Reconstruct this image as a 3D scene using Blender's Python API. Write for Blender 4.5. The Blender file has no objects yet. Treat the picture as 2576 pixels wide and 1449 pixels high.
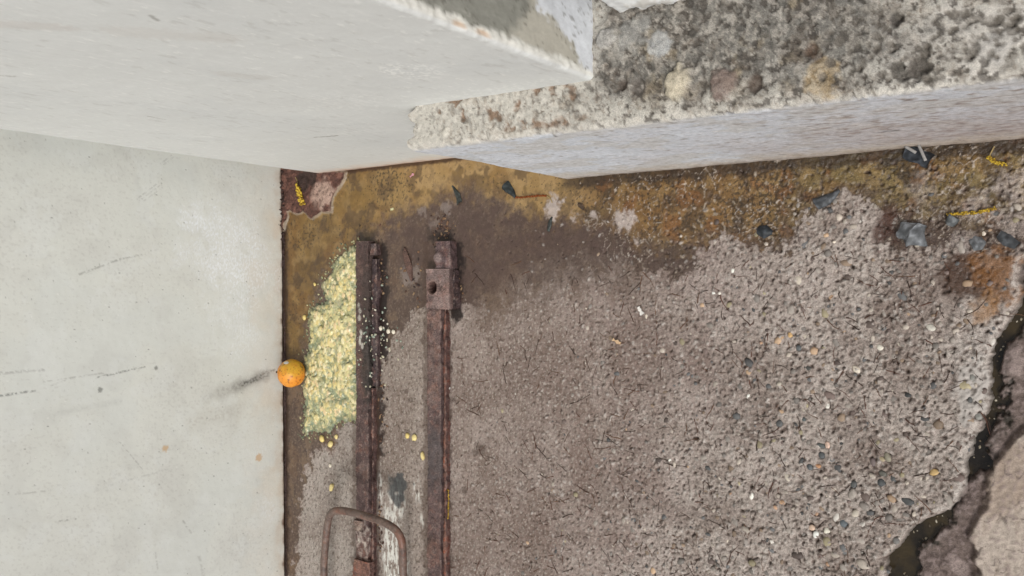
import bpy, bmesh, math, random
import numpy as np
from mathutils import Vector, noise as mnoise

# ------------------------------------------------------------------ camera, sky, sun, exposure
SC = bpy.context.scene
COL = SC.collection
CAM_H = 1.40                                   # a person holding a phone at chest height
FPX = 2177.0                                   # focal length in survey pixels (2576 wide)
TILT = math.atan(1612.0 / FPX)
cam = bpy.data.cameras.new('camera')
cam.sensor_width = 36.0
cam.lens = FPX / 2576.0 * 36.0
cam.clip_start, cam.clip_end = 0.01, 500.0
cam_o = bpy.data.objects.new('camera', cam)
COL.objects.link(cam_o)
cam_o.location = (0, 0, CAM_H)
cam_o.rotation_euler = (0, TILT, 0)
SC.camera = cam_o

SUN_DIR = Vector((0.60, -0.52, 0.76)).normalized()
elev = math.asin(SUN_DIR.z)
world = bpy.data.worlds.new('World')
SC.world = world
world.use_nodes = True
wn, wl = world.node_tree.nodes, world.node_tree.links
wn.clear()
w_out = wn.new('ShaderNodeOutputWorld')
w_bg = wn.new('ShaderNodeBackground')
w_sky = wn.new('ShaderNodeTexSky')
w_sky.sky_type = 'NISHITA'
w_sky.sun_disc = False
w_sky.sun_elevation = elev
w_sky.sun_rotation = math.atan2(SUN_DIR.x, SUN_DIR.y)
w_sky.air_density, w_sky.dust_density, w_sky.ozone_density = 1.0, 4.0, 1.0
w_hs = wn.new('ShaderNodeHueSaturation')        # an overcast, nearly colourless sky
w_hs.inputs['Saturation'].default_value = 0.18
wl.new(w_sky.outputs[0], w_hs.inputs['Color'])
wl.new(w_hs.outputs[0], w_bg.inputs['Color'])
w_bg.inputs['Strength'].default_value = 0.080
wl.new(w_bg.outputs[0], w_out.inputs[0])

sun = bpy.data.lights.new('sun', 'SUN')
sun.energy = 1.5
sun.angle = math.radians(14)
sun.color = (1.0, 0.965, 0.92)
sun_o = bpy.data.objects.new('sun', sun)
COL.objects.link(sun_o)
sun_o.rotation_euler = (-SUN_DIR).to_track_quat('-Z', 'Y').to_euler()
sun_o.location = (2, -2, 4)

SC.view_settings.view_transform = 'Standard'
SC.view_settings.look = 'None'
SC.view_settings.gamma = 1.0
SC.view_settings.exposure = 0.29
SC.render.engine = 'CYCLES'
SC.cycles.max_bounces = 6

# ------------------------------------------------------------------ helpers
rng = np.random.default_rng(7)
R = random.Random(11)
_s, _c = math.sin(TILT), math.cos(TILT)


def _ray(X, Y):
    px, py = X - 1288.0, 724.0 - Y
    return (-_s * FPX + _c * px, py, -_c * FPX - _s * px)


def fl(X, Y, z=0.0):                            # survey pixel -> point on the horizontal plane z
    r = _ray(X, Y); t = (z - CAM_H) / r[2]
    return (r[0] * t, r[1] * t, z)


def onx(X, Y, x):                               # survey pixel -> point on the upright plane x = const
    r = _ray(X, Y); t = x / r[0]
    return (x, r[1] * t, CAM_H + r[2] * t)


def ony(X, Y, y):
    r = _ray(X, Y); t = y / r[1]
    return (r[0] * t, y, CAM_H + r[2] * t)


def q(X, Y, ox, oy, sc):                        # crop coordinates -> survey pixels
    return ((ox + X / sc) / 1.5528, (oy + Y / sc) / 1.5528)


def lin(c):
    a = np.asarray(c, dtype=np.float64) / 255.0
    return np.where(a <= 0.04045, a / 12.92, ((a + 0.055) / 1.055) ** 2.4)


_perm = rng.permutation(256).astype(np.int32)
_perm = np.concatenate([_perm, _perm, _perm])
_g3 = rng.normal(size=(256, 3)); _g3 /= np.linalg.norm(_g3, axis=1)[:, None]
_g2a = rng.uniform(0, 2 * math.pi, 256)
_g2 = np.stack([np.cos(_g2a), np.sin(_g2a)], 1)


def n2(x, y):
    ix = np.floor(x).astype(np.int32); iy = np.floor(y).astype(np.int32)
    fx = x - ix; fy = y - iy; ix &= 255; iy &= 255
    u = fx * fx * fx * (fx * (fx * 6 - 15) + 10); v = fy * fy * fy * (fy * (fy * 6 - 15) + 10)

    def g(a, b, dx, dy):
        k = _perm[_perm[(ix + a) & 255] + ((iy + b) & 255)]
        return _g2[k, 0] * dx + _g2[k, 1] * dy
    a = g(0, 0, fx, fy); b = g(1, 0, fx - 1, fy); c = g(0, 1, fx, fy - 1); d = g(1, 1, fx - 1, fy - 1)
    return ((a + (b - a) * u) * (1 - v) + (c + (d - c) * u) * v) * 1.5


def n3(x, y, z):
    ix = np.floor(x).astype(np.int32); iy = np.floor(y).astype(np.int32); iz = np.floor(z).astype(np.int32)
    fx, fy, fz = x - ix, y - iy, z - iz
    ix &= 255; iy &= 255; iz &= 255
    f = lambda t: t * t * t * (t * (t * 6 - 15) + 10)
    u, v, w = f(fx), f(fy), f(fz)

    def g(a, b, c):
        k = _perm[_perm[_perm[(ix + a) & 255] + ((iy + b) & 255)] + ((iz + c) & 255)]
        return _g3[k, 0] * (fx - a) + _g3[k, 1] * (fy - b) + _g3[k, 2] * (fz - c)
    l = lambda p, r, t: p + (r - p) * t
    return l(l(l(g(0, 0, 0), g(1, 0, 0), u), l(g(0, 1, 0), g(1, 1, 0), u), v),
             l(l(g(0, 0, 1), g(1, 0, 1), u), l(g(0, 1, 1), g(1, 1, 1), u), v), w) * 1.5


def fbm2(x, y, f, o=4, off=0.0, gain=0.5):
    r = 0.0; a = 1.0
    for i in range(o):
        r = r + a * n2(x * f + off + 17.3 * i, y * f - off * 0.7 + 9.1 * i)
        f *= 2.03; a *= gain
    return r


def fbm3(p, f, o=4, off=0.0, gain=0.5):
    r = 0.0; a = 1.0
    for i in range(o):
        r = r + a * n3(p[..., 0] * f + off + 5.1 * i, p[..., 1] * f + off * 1.3, p[..., 2] * f - off)
        f *= 2.03; a *= gain
    return r


def sst(a, b, x):
    t = np.clip((x - a) / (b - a), 0, 1)
    return t * t * (3 - 2 * t)


def sdist(px, py, poly):                        # signed distance, negative inside
    d = np.full(px.shape, 1e9); inside = np.zeros(px.shape, bool)
    n = len(poly)
    for i in range(n):
        ax, ay = poly[i]; bx, by = poly[(i + 1) % n]
        ex, ey = bx - ax, by - ay
        wx, wy = px - ax, py - ay
        t = np.clip((wx * ex + wy * ey) / (ex * ex + ey * ey + 1e-12), 0, 1)
        d = np.minimum(d, (wx - ex * t) ** 2 + (wy - ey * t) ** 2)
        if ey != 0:
            cnd = ((ay > py) != (by > py)) & (px < ex * (py - ay) / ey + ax)
            inside ^= cnd
    d = np.sqrt(d)
    return np.where(inside, -d, d)


def segd(px, py, a, b):
    ex, ey = b[0] - a[0], b[1] - a[1]
    t = np.clip(((px - a[0]) * ex + (py - a[1]) * ey) / (ex * ex + ey * ey + 1e-12), 0, 1)
    return np.hypot(px - a[0] - ex * t, py - a[1] - ey * t), t


def over(base, m, c):
    m = np.clip(m, 0, 1)[..., None]
    return base * (1 - m) + lin(c) * m if not isinstance(c, np.ndarray) else base * (1 - m) + c * m


def tag(o, label=None, cat=None, group=None, kind=None):
    if label: o['label'] = label
    if cat: o['category'] = cat
    if group: o['group'] = group
    if kind: o['kind'] = kind
    return o


def empty(name, loc=(0, 0, 0), rz=0.0):
    o = bpy.data.objects.new(name, None)
    o.empty_display_size = 0.05
    COL.objects.link(o)
    o.location = loc; o.rotation_euler = (0, 0, rz)
    return o


def mesh_obj(name, V, Fc, mat, parent=None, col=None, attrs=None, smooth=True):
    V = np.ascontiguousarray(np.asarray(V, dtype=np.float32).reshape(-1, 3))
    me = bpy.data.meshes.new(name)
    if isinstance(Fc, np.ndarray):
        k = Fc.shape[1]; nf = len(Fc)
        me.vertices.add(len(V)); me.vertices.foreach_set('co', V.ravel())
        me.loops.add(nf * k); me.loops.foreach_set('vertex_index', Fc.astype(np.int32).ravel())
        me.polygons.add(nf)
        me.polygons.foreach_set('loop_start', np.arange(0, nf * k, k, dtype=np.int32))
        me.polygons.foreach_set('loop_total', np.full(nf, k, dtype=np.int32))
    else:
        me.from_pydata(V.tolist(), [], Fc)
    me.polygons.foreach_set('use_smooth', np.full(len(me.polygons), bool(smooth)))
    if col is not None:
        a = me.color_attributes.new('tint', 'FLOAT_COLOR', 'POINT')
        c = np.ones((len(V), 4), dtype=np.float32)
        c[:, :3] = np.clip(np.asarray(col).reshape(-1, 3), 0.002, 0.95)
        a.data.foreach_set('color', c.ravel())
    for k, v in (attrs or {}).items():
        a = me.attributes.new(k, 'FLOAT', 'POINT')
        a.data.foreach_set('value', np.ascontiguousarray(np.asarray(v, dtype=np.float32).ravel()))
    me.update(); me.validate()
    me.materials.append(mat)
    o = bpy.data.objects.new(name, me)
    COL.objects.link(o)
    if parent: o.parent = parent
    return o


def grid_faces(m, n, flip=False):
    i = np.arange(m - 1)[:, None] * n + np.arange(n - 1)[None, :]
    F = np.stack([i, i + n, i + n + 1, i + 1], -1).reshape(-1, 4)
    return F[:, ::-1] if flip else F


def grade(a, b, fine, lo, hi, steps=14):        # coordinates: even inside [a,b], growing outside to lo..hi
    mid = np.linspace(a, b, int(round((b - a) / fine)) + 1)
    up = b + (hi - b) * (np.linspace(0, 1, steps + 1)[1:] ** 3) if hi > b + 1e-6 else np.zeros(0)
    dn = a - (a - lo) * (np.linspace(1, 0, steps + 1)[:-1] ** 3) if lo < a - 1e-6 else np.zeros(0)
    return np.concatenate([dn, mid, up])


def resample(pts, step):
    pts = [np.array(p, float) for p in pts]
    out = [pts[0]]
    for a, b in zip(pts[:-1], pts[1:]):
        n = max(1, int(round(np.linalg.norm(b - a) / step)))
        for k in range(1, n + 1): out.append(a + (b - a) * k / n)
    return np.array(out)


# ------------------------------------------------------------------ materials
def nod(nt, t, **kw):
    n = nt.nodes.new(t)
    for k, v in kw.items(): setattr(n, k, v)
    return n


def surface(name, rough=0.8, wet_rough=0.25, fine=600.0, fine_amt=0.25, coarse=60.0, coarse_amt=0.12,
            bump=0.3, bump_d=0.0008, spec=0.35, base=None, stretch=(1, 1, 1), coat=0.0, sub=0.0, metal=0.0, wet_spec=0.5, gbase=0.35):
    """tint (or a plain colour) broken up by two noises; 'wet' lowers the roughness, 'grit' drives grain."""
    m = bpy.data.materials.new(name); m.use_nodes = True
    nt = m.node_tree; L = nt.links
    p = nt.nodes['Principled BSDF']
    tc = nod(nt, 'ShaderNodeTexCoord'); mp = nod(nt, 'ShaderNodeMapping')
    mp.inputs['Scale'].default_value = stretch
    L.new(tc.outputs['Object'], mp.inputs['Vector'])
    nf = nod(nt, 'ShaderNodeTexNoise'); nf.inputs['Scale'].default_value = fine; nf.inputs['Detail'].default_value = 3
    nc = nod(nt, 'ShaderNodeTexNoise'); nc.inputs['Scale'].default_value = coarse; nc.inputs['Detail'].default_value = 5
    L.new(mp.outputs[0], nf.inputs['Vector']); L.new(mp.outputs[0], nc.inputs['Vector'])
    if base is None:
        at = nod(nt, 'ShaderNodeAttribute', attribute_name='tint'); csock = at.outputs['Color']
    else:
        rgb = nod(nt, 'ShaderNodeRGB'); rgb.outputs[0].default_value = (*base, 1); csock = rgb.outputs[0]
    gr = nod(nt, 'ShaderNodeAttribute', attribute_name='grit')
    g1 = nod(nt, 'ShaderNodeMath', operation='ADD'); L.new(gr.outputs['Fac'], g1.inputs[0]); g1.inputs[1].default_value = gbase if base is None else 1.0
    s1 = nod(nt, 'ShaderNodeMath', operation='SUBTRACT'); L.new(nf.outputs['Fac'], s1.inputs[0]); s1.inputs[1].default_value = 0.5
    m1 = nod(nt, 'ShaderNodeMath', operation='MULTIPLY'); L.new(s1.outputs[0], m1.inputs[0]); L.new(g1.outputs[0], m1.inputs[1])
    m1b = nod(nt, 'ShaderNodeMath', operation='MULTIPLY_ADD'); L.new(m1.outputs[0], m1b.inputs[0]); m1b.inputs[1].default_value = fine_amt * 4; m1b.inputs[2].default_value = 1.0
    s2 = nod(nt, 'ShaderNodeMath', operation='SUBTRACT'); L.new(nc.outputs['Fac'], s2.inputs[0]); s2.inputs[1].default_value = 0.5
    m2 = nod(nt, 'ShaderNodeMath', operation='MULTIPLY_ADD'); L.new(s2.outputs[0], m2.inputs[0]); m2.inputs[1].default_value = coarse_amt * 4; L.new(m1b.outputs[0], m2.inputs[2])
    mx = nod(nt, 'ShaderNodeVectorMath', operation='SCALE'); L.new(csock, mx.inputs[0]); L.new(m2.outputs[0], mx.inputs['Scale'])
    L.new(mx.outputs[0], p.inputs['Base Color'])
    wt = nod(nt, 'ShaderNodeAttribute', attribute_name='wet')
    mr = nod(nt, 'ShaderNodeMapRange'); L.new(wt.outputs['Fac'], mr.inputs[0])
    mr.inputs[3].default_value = rough; mr.inputs[4].default_value = wet_rough
    L.new(mr.outputs[0], p.inputs['Roughness'])
    ms = nod(nt, 'ShaderNodeMapRange'); L.new(wt.outputs['Fac'], ms.inputs[0])
    ms.inputs[3].default_value = spec; ms.inputs[4].default_value = wet_spec
    L.new(ms.outputs[0], p.inputs['Specular IOR Level'])
    p.inputs['Metallic'].default_value = metal
    p.inputs['Coat Weight'].default_value = coat
    p.inputs['Coat Roughness'].default_value = 0.15
    if sub: 
        p.inputs['Subsurface Weight'].default_value = sub
        p.inputs['Subsurface Radius'].default_value = (0.004, 0.0025, 0.001)
    bp = nod(nt, 'ShaderNodeBump'); bp.inputs['Distance'].default_value = bump_d
    bs = nod(nt, 'ShaderNodeMath', operation='MULTIPLY'); L.new(g1.outputs[0], bs.inputs[0]); bs.inputs[1].default_value = bump
    L.new(bs.outputs[0], bp.inputs['Strength']); L.new(nf.outputs['Fac'], bp.inputs['Height'])
    L.new(bp.outputs[0], p.inputs['Normal'])
    return m


M_ground = surface('stained_concrete', rough=0.85, wet_rough=0.19, gbase=0.08, fine=560, fine_amt=0.52, coarse=90, coarse_amt=0.16, bump=0.9, bump_d=0.0016)
M_wall = surface('matt_grey_paint', rough=0.6, wet_rough=0.6, fine=380, fine_amt=0.05, coarse=9, coarse_amt=0.028, bump=0.10, bump_d=0.0006)
M_pier = surface('brushed_grey_paint', rough=0.62, fine=300, fine_amt=0.06, coarse=11, coarse_amt=0.03, bump=0.14, bump_d=0.0008, stretch=(0.5, 1, 0.5))
M_ledge = surface('weathered_cement', rough=0.85, fine=640, fine_amt=0.28, coarse=140, coarse_amt=0.20, bump=0.6, bump_d=0.0013)
M_rust = surface('rusted_steel', rough=0.75, fine=480, fine_amt=0.50, coarse=80, coarse_amt=0.30, bump=1.0, bump_d=0.0016, spec=0.4)
M_rod = surface('rusty_brown_rod', rough=0.5, fine=420, fine_amt=0.16, coarse=40, coarse_amt=0.16, bump=0.35, bump_d=0.0006, spec=0.45)
M_peel = surface('orange_peel', rough=0.42, fine=520, fine_amt=0.08, coarse=45, coarse_amt=0.06, bump=0.7, bump_d=0.0010, spec=0.5, sub=0.12)
M_mash = surface('wet_grain_mash', rough=0.5, wet_rough=0.22, fine=700, fine_amt=0.14, coarse=160, coarse_amt=0.08, bump=0.3, bump_d=0.0006, spec=0.5, sub=0.08)
M_kernel = surface('pale_grain', rough=0.5, fine=700, fine_amt=0.1, coarse=220, coarse_amt=0.1, bump=0.3, bump_d=0.0005)
M_scrap = surface('black_leathery_husk', rough=0.5, fine=500, fine_amt=0.2, coarse=120, coarse_amt=0.25, bump=0.5, bump_d=0.0008, spec=0.3)
M_catkin = surface('yellow_blossom', rough=0.7, fine=900, fine_amt=0.25, coarse=300, coarse_amt=0.2, bump=0.4)
M_peb = surface('river_pebble', rough=0.6, fine=600, fine_amt=0.2, coarse=150, coarse_amt=0.16, bump=0.3, bump_d=0.0005, spec=0.45)
M_twig = surface('dry_fibre', rough=0.8, fine=700, fine_amt=0.2, coarse=50, coarse_amt=0.3, bump=0.2)
M_stick = surface('white_sticker_paper', rough=0.35, fine=500, fine_amt=0.03, coarse=100, coarse_amt=0.05, bump=0.05, base=tuple(lin((215, 212, 205))))


def water_mat():
    m = bpy.data.materials.new('dark_water'); m.use_nodes = True
    nt = m.node_tree; p = nt.nodes['Principled BSDF']
    tc = nod(nt, 'ShaderNodeTexCoord'); n = nod(nt, 'ShaderNodeTexNoise'); n.inputs['Scale'].default_value = 22; n.inputs['Detail'].default_value = 6
    nt.links.new(tc.outputs['Object'], n.inputs['Vector'])
    r = nod(nt, 'ShaderNodeValToRGB')
    r.color_ramp.elements[0].position = 0.38; r.color_ramp.elements[0].color = (*lin((34, 30, 26)), 1)
    r.color_ramp.elements[1].position = 0.66; r.color_ramp.elements[1].color = (*lin((66, 56, 38)), 1)
    nt.links.new(n.outputs['Fac'], r.inputs[0]); nt.links.new(r.outputs[0], p.inputs['Base Color'])
    p.inputs['Roughness'].default_value = 0.12
    b = nod(nt, 'ShaderNodeBump'); b.inputs['Strength'].default_value = 0.35; b.inputs['Distance'].default_value = 0.002
    n2_ = nod(nt, 'ShaderNodeTexNoise'); n2_.inputs['Scale'].default_value = 140
    nt.links.new(tc.outputs['Object'], n2_.inputs['Vector'])
    nt.links.new(n2_.outputs['Fac'], b.inputs['Height']); nt.links.new(b.outputs[0], p.inputs['Normal'])
    return m


M_water = water_mat()


# ------------------------------------------------------------------ the ground
X0, X1, Y0, Y1, DX = -1.84, 0.02, -0.84, 0.32, 0.0016
gx = grade(X0, X1, DX, -40.0, 40.0, 16)
gy = grade(Y0, Y1, DX, -40.0, 40.0, 16)
ix0 = 16; iy0 = 16
NXF = int(round((X1 - X0) / DX)) + 1; NYF = int(round((Y1 - Y0) / DX)) + 1
DXX = (X1 - X0) / (NXF - 1); DYY = (Y1 - Y0) / (NYF - 1)
GX, GY = np.meshgrid(gx, gy, indexing='ij')
fp = lambda pts: [fl(*p)[:2] for p in pts]

w1 = fbm2(GX, GY, 9.0, 4, 3.1)                  # broad variation
w2 = fbm2(GX, GY, 38.0, 4, 11.7)                # edge raggedness
w3 = fbm2(GX, GY, 130.0, 3, 23.9)               # grain
w4 = fbm2(GX, GY, 260.0, 2, 41.3)
warpx = GX + 0.012 * w2; warpy = GY + 0.012 * fbm2(GX, GY, 38.0, 3, 71.0)
rag = 0.010 * w2 + 0.0045 * w3

PXL = lambda x, y: None
# position across the slab from the smooth rail side (0) to the washed-out gutter side (1)
acr = sst(-1.20, -0.32, GX + 0.35 * np.clip(-GY - 0.05, -0.3, 0.5) + 0.06 * w1)

col = np.empty(GX.shape + (3,)); col[:] = lin((147, 132, 124))
col = over(col, sst(0.05, 0.45, acr), (134, 117, 109))
col = over(col, sst(0.42, 0.90, acr + 0.10 * w1), (171, 157, 150))
col = over(col, sst(0.55, 1.0, acr + 0.10 * w1) * 0.7, (184, 174, 165))
col = over(col, sst(-0.10, 0.6, w1) * 0.45, (120, 103, 93))
col = over(col, sst(0.0, 0.5, fbm2(GX, GY, 26.0, 3, 131.0)) * acr * 0.45, (176, 166, 158))
col = over(col, sst(0.10, 0.0, np.abs(fbm2(GX, GY, 150.0, 2, 141.0))) * sst(-0.15, 0.35, fbm2(GX, GY, 45.0, 2, 151.0)) * (0.15 + acr) * 0.42, (94, 77, 68))
grey_edge = fp([(2400, 1449), (2240, 1449), (2300, 1330), (2400, 1260), (2425, 1150), (2440, 1000), (2400, 900), (2440, 800), (2480, 760), (2520, 800), (2500, 900), (2490, 1000), (2470, 1080), (2440, 1180), (2400, 1280), (2330, 1320)])
col = over(col, sst(0.03, -0.02, sdist(GX, GY, grey_edge) + rag) * 0.45, (186, 180, 174))
# left strip of cement by the wall and between the rails
strip = fp([(745, 1460), (750, 1370), (758, 1290), (765, 1210), (775, 1170), (790, 1135), (815, 1128), (832, 1150), (842, 1130), (852, 1085), (862, 1065), (880, 1058), (905, 1062), (905, 1460)])
sd_strip = sdist(GX, GY, strip)
col = over(col, sst(0.003, -0.003, sd_strip + rag * 0.7), (160, 151, 143))
between = fp([(930, 1460), (930, 900), (1085, 740), (1085, 1460)])
sd_b = sdist(GX, GY, between)
col = over(col, sst(0.01, -0.01, sd_b) * 0.75, (146, 134, 124))

big = fbm2(GX, GY, 5.0, 4, 741.0, 0.55)
col = over(col, sst(0.0, 0.45, big) * 0.38, (112, 94, 86))
col = over(col, sst(0.0, 0.45, -big) * 0.30, (176, 163, 156))
col = over(col, sst(0.10, 0.0, np.abs(GX + 1.02 + 0.10 * w1) - 0.04) * 0.28, (112, 95, 87))
mo1 = fbm2(GX, GY, 42.0, 5, 701.0, 0.68); mo2 = fbm2(GX, GY, 60.0, 5, 711.0, 0.68)
col = over(col, sst(0.10, 0.40, mo1) * (1 - 0.7 * acr) * 0.28, (114, 98, 86))
col = over(col, sst(0.10, 0.40, mo2) * (1 - 0.7 * acr) * 0.26, (170, 158, 150))
col = over(col, sst(0.36, 0.46, fbm2(GX, GY, 130.0, 3, 721.0, 0.65)) * (1 - 0.6 * acr) * 0.65, (82, 68, 58))
col = over(col, sst(0.44, 0.54, fbm2(GX, GY, 170.0, 3, 731.0, 0.65)) * (1 - 0.5 * acr) * 0.55, (190, 182, 172))
wet = np.zeros(GX.shape)
# damp brown ground under the wall and round the rail heads
damp = fp([(640, 1500), (743, 1460), (748, 1370), (756, 1290), (763, 1210), (773, 1170), (790, 1132), (830, 1128), (845, 1098), (862, 1063), (880, 1056), (905, 1060), (905, 1380), (935, 1380),
           (952, 1130), (962, 1050), (945, 1000), (952, 930), (975, 880), (1010, 820), (1045, 775), (1090, 760), (1150, 790), (1172, 765), (1240, 742), (1300, 700), (1400, 662), (1480, 655), (1560, 642),
           (1600, 682), (1700, 692), (1748, 682), (1762, 622), (1830, 592), (1900, 622), (1988, 632), (2000, 562), (2060, 522), (2130, 482), (2196, 500), (2222, 540), (2212, 600), (2258, 642), (2330, 622), (2395, 640),
           (2420, 620), (2480, 640), (2530, 640), (2600, 600), (2700, 300), (1400, 330), (640, 330)])
sd_d = sdist(warpx, warpy, damp)
soft_zone = sst(-1.17, -1.08, GX) * sst(-0.70, -0.82, GX)        # soft fading edge right of the second rail
m_soft = sst(0.085, -0.05, sd_d + rag * 1.5 + 0.02 * fbm2(GX, GY, 60.0, 3, 511.0, 0.65))
frag = rag + 0.010 * fbm2(GX, GY, 75.0, 4, 501.0, 0.65)
m_hard = sst(0.003, -0.003, sd_d + frag * 1.0)
m_damp = m_hard * (1 - soft_zone) + m_soft * soft_zone
# keep the strip dry
col = over(col, m_damp * 0.93, (88, 71, 60))
col = over(col, m_damp * sst(0.0, 0.5, w1) * 0.6, (110, 88, 70))
col = over(col, m_damp * sst(0.0, 0.45, fbm2(GX, GY, 22.0, 4, 521.0, 0.6)) * 0.55, (122, 102, 82))
col = over(col, m_damp * sst(0.25, 0.5, fbm2(GX, GY, 90.0, 3, 531.0, 0.65)) * 0.45, (58, 46, 42))
col = over(col, m_damp * sst(0.35, 0.55, fbm2(GX, GY, 170.0, 2, 541.0)) * 0.5, (140, 124, 110))
col = over(col, m_damp * sst(-1.45, -1.25, GX) * sst(0.12, 0.05, GY) * 0.45, (84, 68, 62))
col = over(col, m_damp * sst(-1.05, -0.9, GX) * 0.55, (78, 62, 53))
wet = np.maximum(wet, m_damp * 0.6)
# mauve dark patch past the rail heads
mauve = fp([(960, 560), (1060, 510), (1130, 480), (1200, 478), (1250, 505), (1330, 540), (1440, 545), (1520, 570), (1600, 620), (1690, 680), (1560, 640), (1400, 640), (1300, 690), (1180, 740), (1120, 700), (1000, 650)])
sd_m = sdist(warpx, warpy, mauve)
m_mv = sst(0.03, -0.03, sd_m + rag * 1.2)
col = over(col, m_mv * 0.7 * (0.6 + 0.6 * sst(-0.3, 0.4, fbm2(GX, GY, 34.0, 4, 551.0, 0.6))), (84, 67, 61))
wet = wet * (1 - 0.45 * m_mv)
# ochre film along the walls
ochre = fp([(640, 330), (640, 500), (716, 540), (716, 900), (740, 930), (780, 790), (800, 700), (850, 640), (900, 610), (960, 560), (1010, 535), (1080, 505), (1130, 482), (1200, 475), (1265, 500), (1330, 535), (1440, 545), (1530, 560), (1600, 600), (1700, 625),
            (1800, 595), (1960, 605), (2000, 545), (2080, 492), (2160, 482), (2250, 520), (2400, 545), (2500, 565), (2620, 560), (2700, 300), (1400, 330)])
sd_o = sdist(warpx, warpy, ochre)
m_oc = sst(0.026, -0.030, sd_o + rag * 1.3 + 0.012 * fbm2(GX, GY, 55.0, 3, 601.0, 0.6)) * m_damp
och = np.empty(col.shape); och[:] = lin((124, 96, 50))
och = over(och, sst(0.17, 0.05, GY + 0.03 * w1) * sst(-1.45, -1.6, GX), (104, 80, 42))
och = over(och, sst(-1.50, -1.25, GX + 0.06 * w1), (172, 142, 96))
och = over(och, sst(-0.95, -0.80, GX), (128, 98, 58))
och = over(och, sst(-0.55, -0.40, GX), (126, 108, 68))
och = over(och, sst(0.05, 0.5, w1) * 0.55, (122, 88, 44))
och = over(och, sst(-0.1, 0.5, fbm2(GX, GY, 30.0, 3, 291.0)) * 0.4, (166, 138, 92))
och = over(och, sst(0.12, 0.40, fbm2(GX, GY, 15.0, 4, 91.0, 0.62)) * 0.65, (84, 64, 42))
och = over(och, sst(0.30, 0.42, fbm2(GX, GY, 26.0, 4, 96.0, 0.66)) * (0.22 + 0.35 * sst(-1.0, -0.8, GX)), (58, 47, 35))
och = over(och, sst(0.1, 0.4, fbm2(GX, GY, 19.0, 4, 99.0, 0.6)) * sst(-0.7, -1.0, GX) * 0.35, (150, 118, 62))
och = over(och, sst(0.25, 0.6, fbm2(GX, GY, 20.0, 3, 191.0)) * sst(-0.95, -0.8, GX) * 0.6, (128, 84, 44))
col = over(col, m_oc * 0.92, och)
wet = np.maximum(wet, m_oc * 0.85)
# dark specks lying in the film, denser towards the right
spk = fbm2(GX, GY, 150.0, 3, 55.0, 0.6) + 0.45 * fbm2(GX, GY, 9.0, 2, 561.0)
dens = 0.58 - 0.24 * sst(-1.1, -0.75, GX)
col = over(col, m_oc * sst(dens, dens + 0.14, spk) * 0.75, (50, 40, 28))
col = over(col, m_damp * sst(0.5, 0.68, fbm2(GX, GY, 110.0, 2, 155.0)) * sst(-0.9, -0.6, GX) * 0.6, (178, 166, 150))
# foot of the step: stain darkened by painted shadow; dark damp line along the walls
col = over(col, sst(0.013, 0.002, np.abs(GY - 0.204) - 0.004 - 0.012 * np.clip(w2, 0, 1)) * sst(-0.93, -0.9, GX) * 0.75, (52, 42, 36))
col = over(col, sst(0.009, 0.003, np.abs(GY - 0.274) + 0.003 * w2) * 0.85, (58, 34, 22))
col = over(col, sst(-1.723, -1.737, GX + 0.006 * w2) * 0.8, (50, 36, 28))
# rust puddle by the gutter
for pts, cc, a in (([(2350, 690), (2400, 640), (2440, 620), (2480, 650), (2500, 690), (2470, 740), (2420, 760), (2370, 730)], (70, 44, 26), 0.9),
                   ([(2430, 660), (2470, 600), (2530, 630), (2555, 680), (2540, 760), (2500, 790), (2480, 740), (2450, 700)], (128, 86, 44), 0.8),
                   ([(2440, 780), (2490, 740), (2530, 760), (2490, 800), (2450, 810)], (150, 110, 66), 0.7),
                   ([(2230, 530), (2270, 540), (2240, 600), (2200, 620), (2190, 580)], (74, 44, 32), 0.85)):
    m = sst(0.009, -0.008, sdist(warpx, warpy, fp(pts)) + rag)
    col = over(col, m * a, cc); wet = np.maximum(wet, m * 0.9)
# pale lime crusts
lime = np.zeros(GX.shape)
for (X, Y, r, k) in ((1393, 520, 0.026, 1), (1568, 552, 0.026, 1), (1490, 535, 0.012, .8), (1600, 600, 0.010, .8), (1440, 545, 0.012, .7), (1120, 520, 0.020, .30), (1060, 535, 0.016, .28), (1030, 690, 0.035, .28), (1090, 560, 0.02, .2),
                     (2460, 520, 0.03, .6), (2540, 470, 0.03, .7), (2555, 560, 0.03, .6), (2420, 600, 0.02, .5), (2320, 480, 0.03, .35)):
    cx, cy, _ = fl(X, Y)
    lime = np.maximum(lime, k * sst(1.0, 0.45, np.hypot(warpx - cx, warpy - cy) / r + 0.35 * w2 + 0.25 * w3))
col = over(col, lime * 0.85, (186, 174, 168))
veins = sst(0.055, 0.012, np.abs(fbm2(GX, GY, 48.0, 2, 301.0))) * sst(0.10, 0.40, fbm2(GX, GY, 11.0, 2, 311.0) + 0.15 + 0.25 * sst(0.05, 0.0, np.hypot(GX + 0.80, (GY - 0.12) * 1.5) - 0.10) + 0.2 * sst(-0.35, -0.2, GX)) * m_damp * sst(-0.93, -0.80, GX)
col = over(col, veins * 0.85, (184, 172, 160)); wet *= 1 - 0.7 * lime
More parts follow.
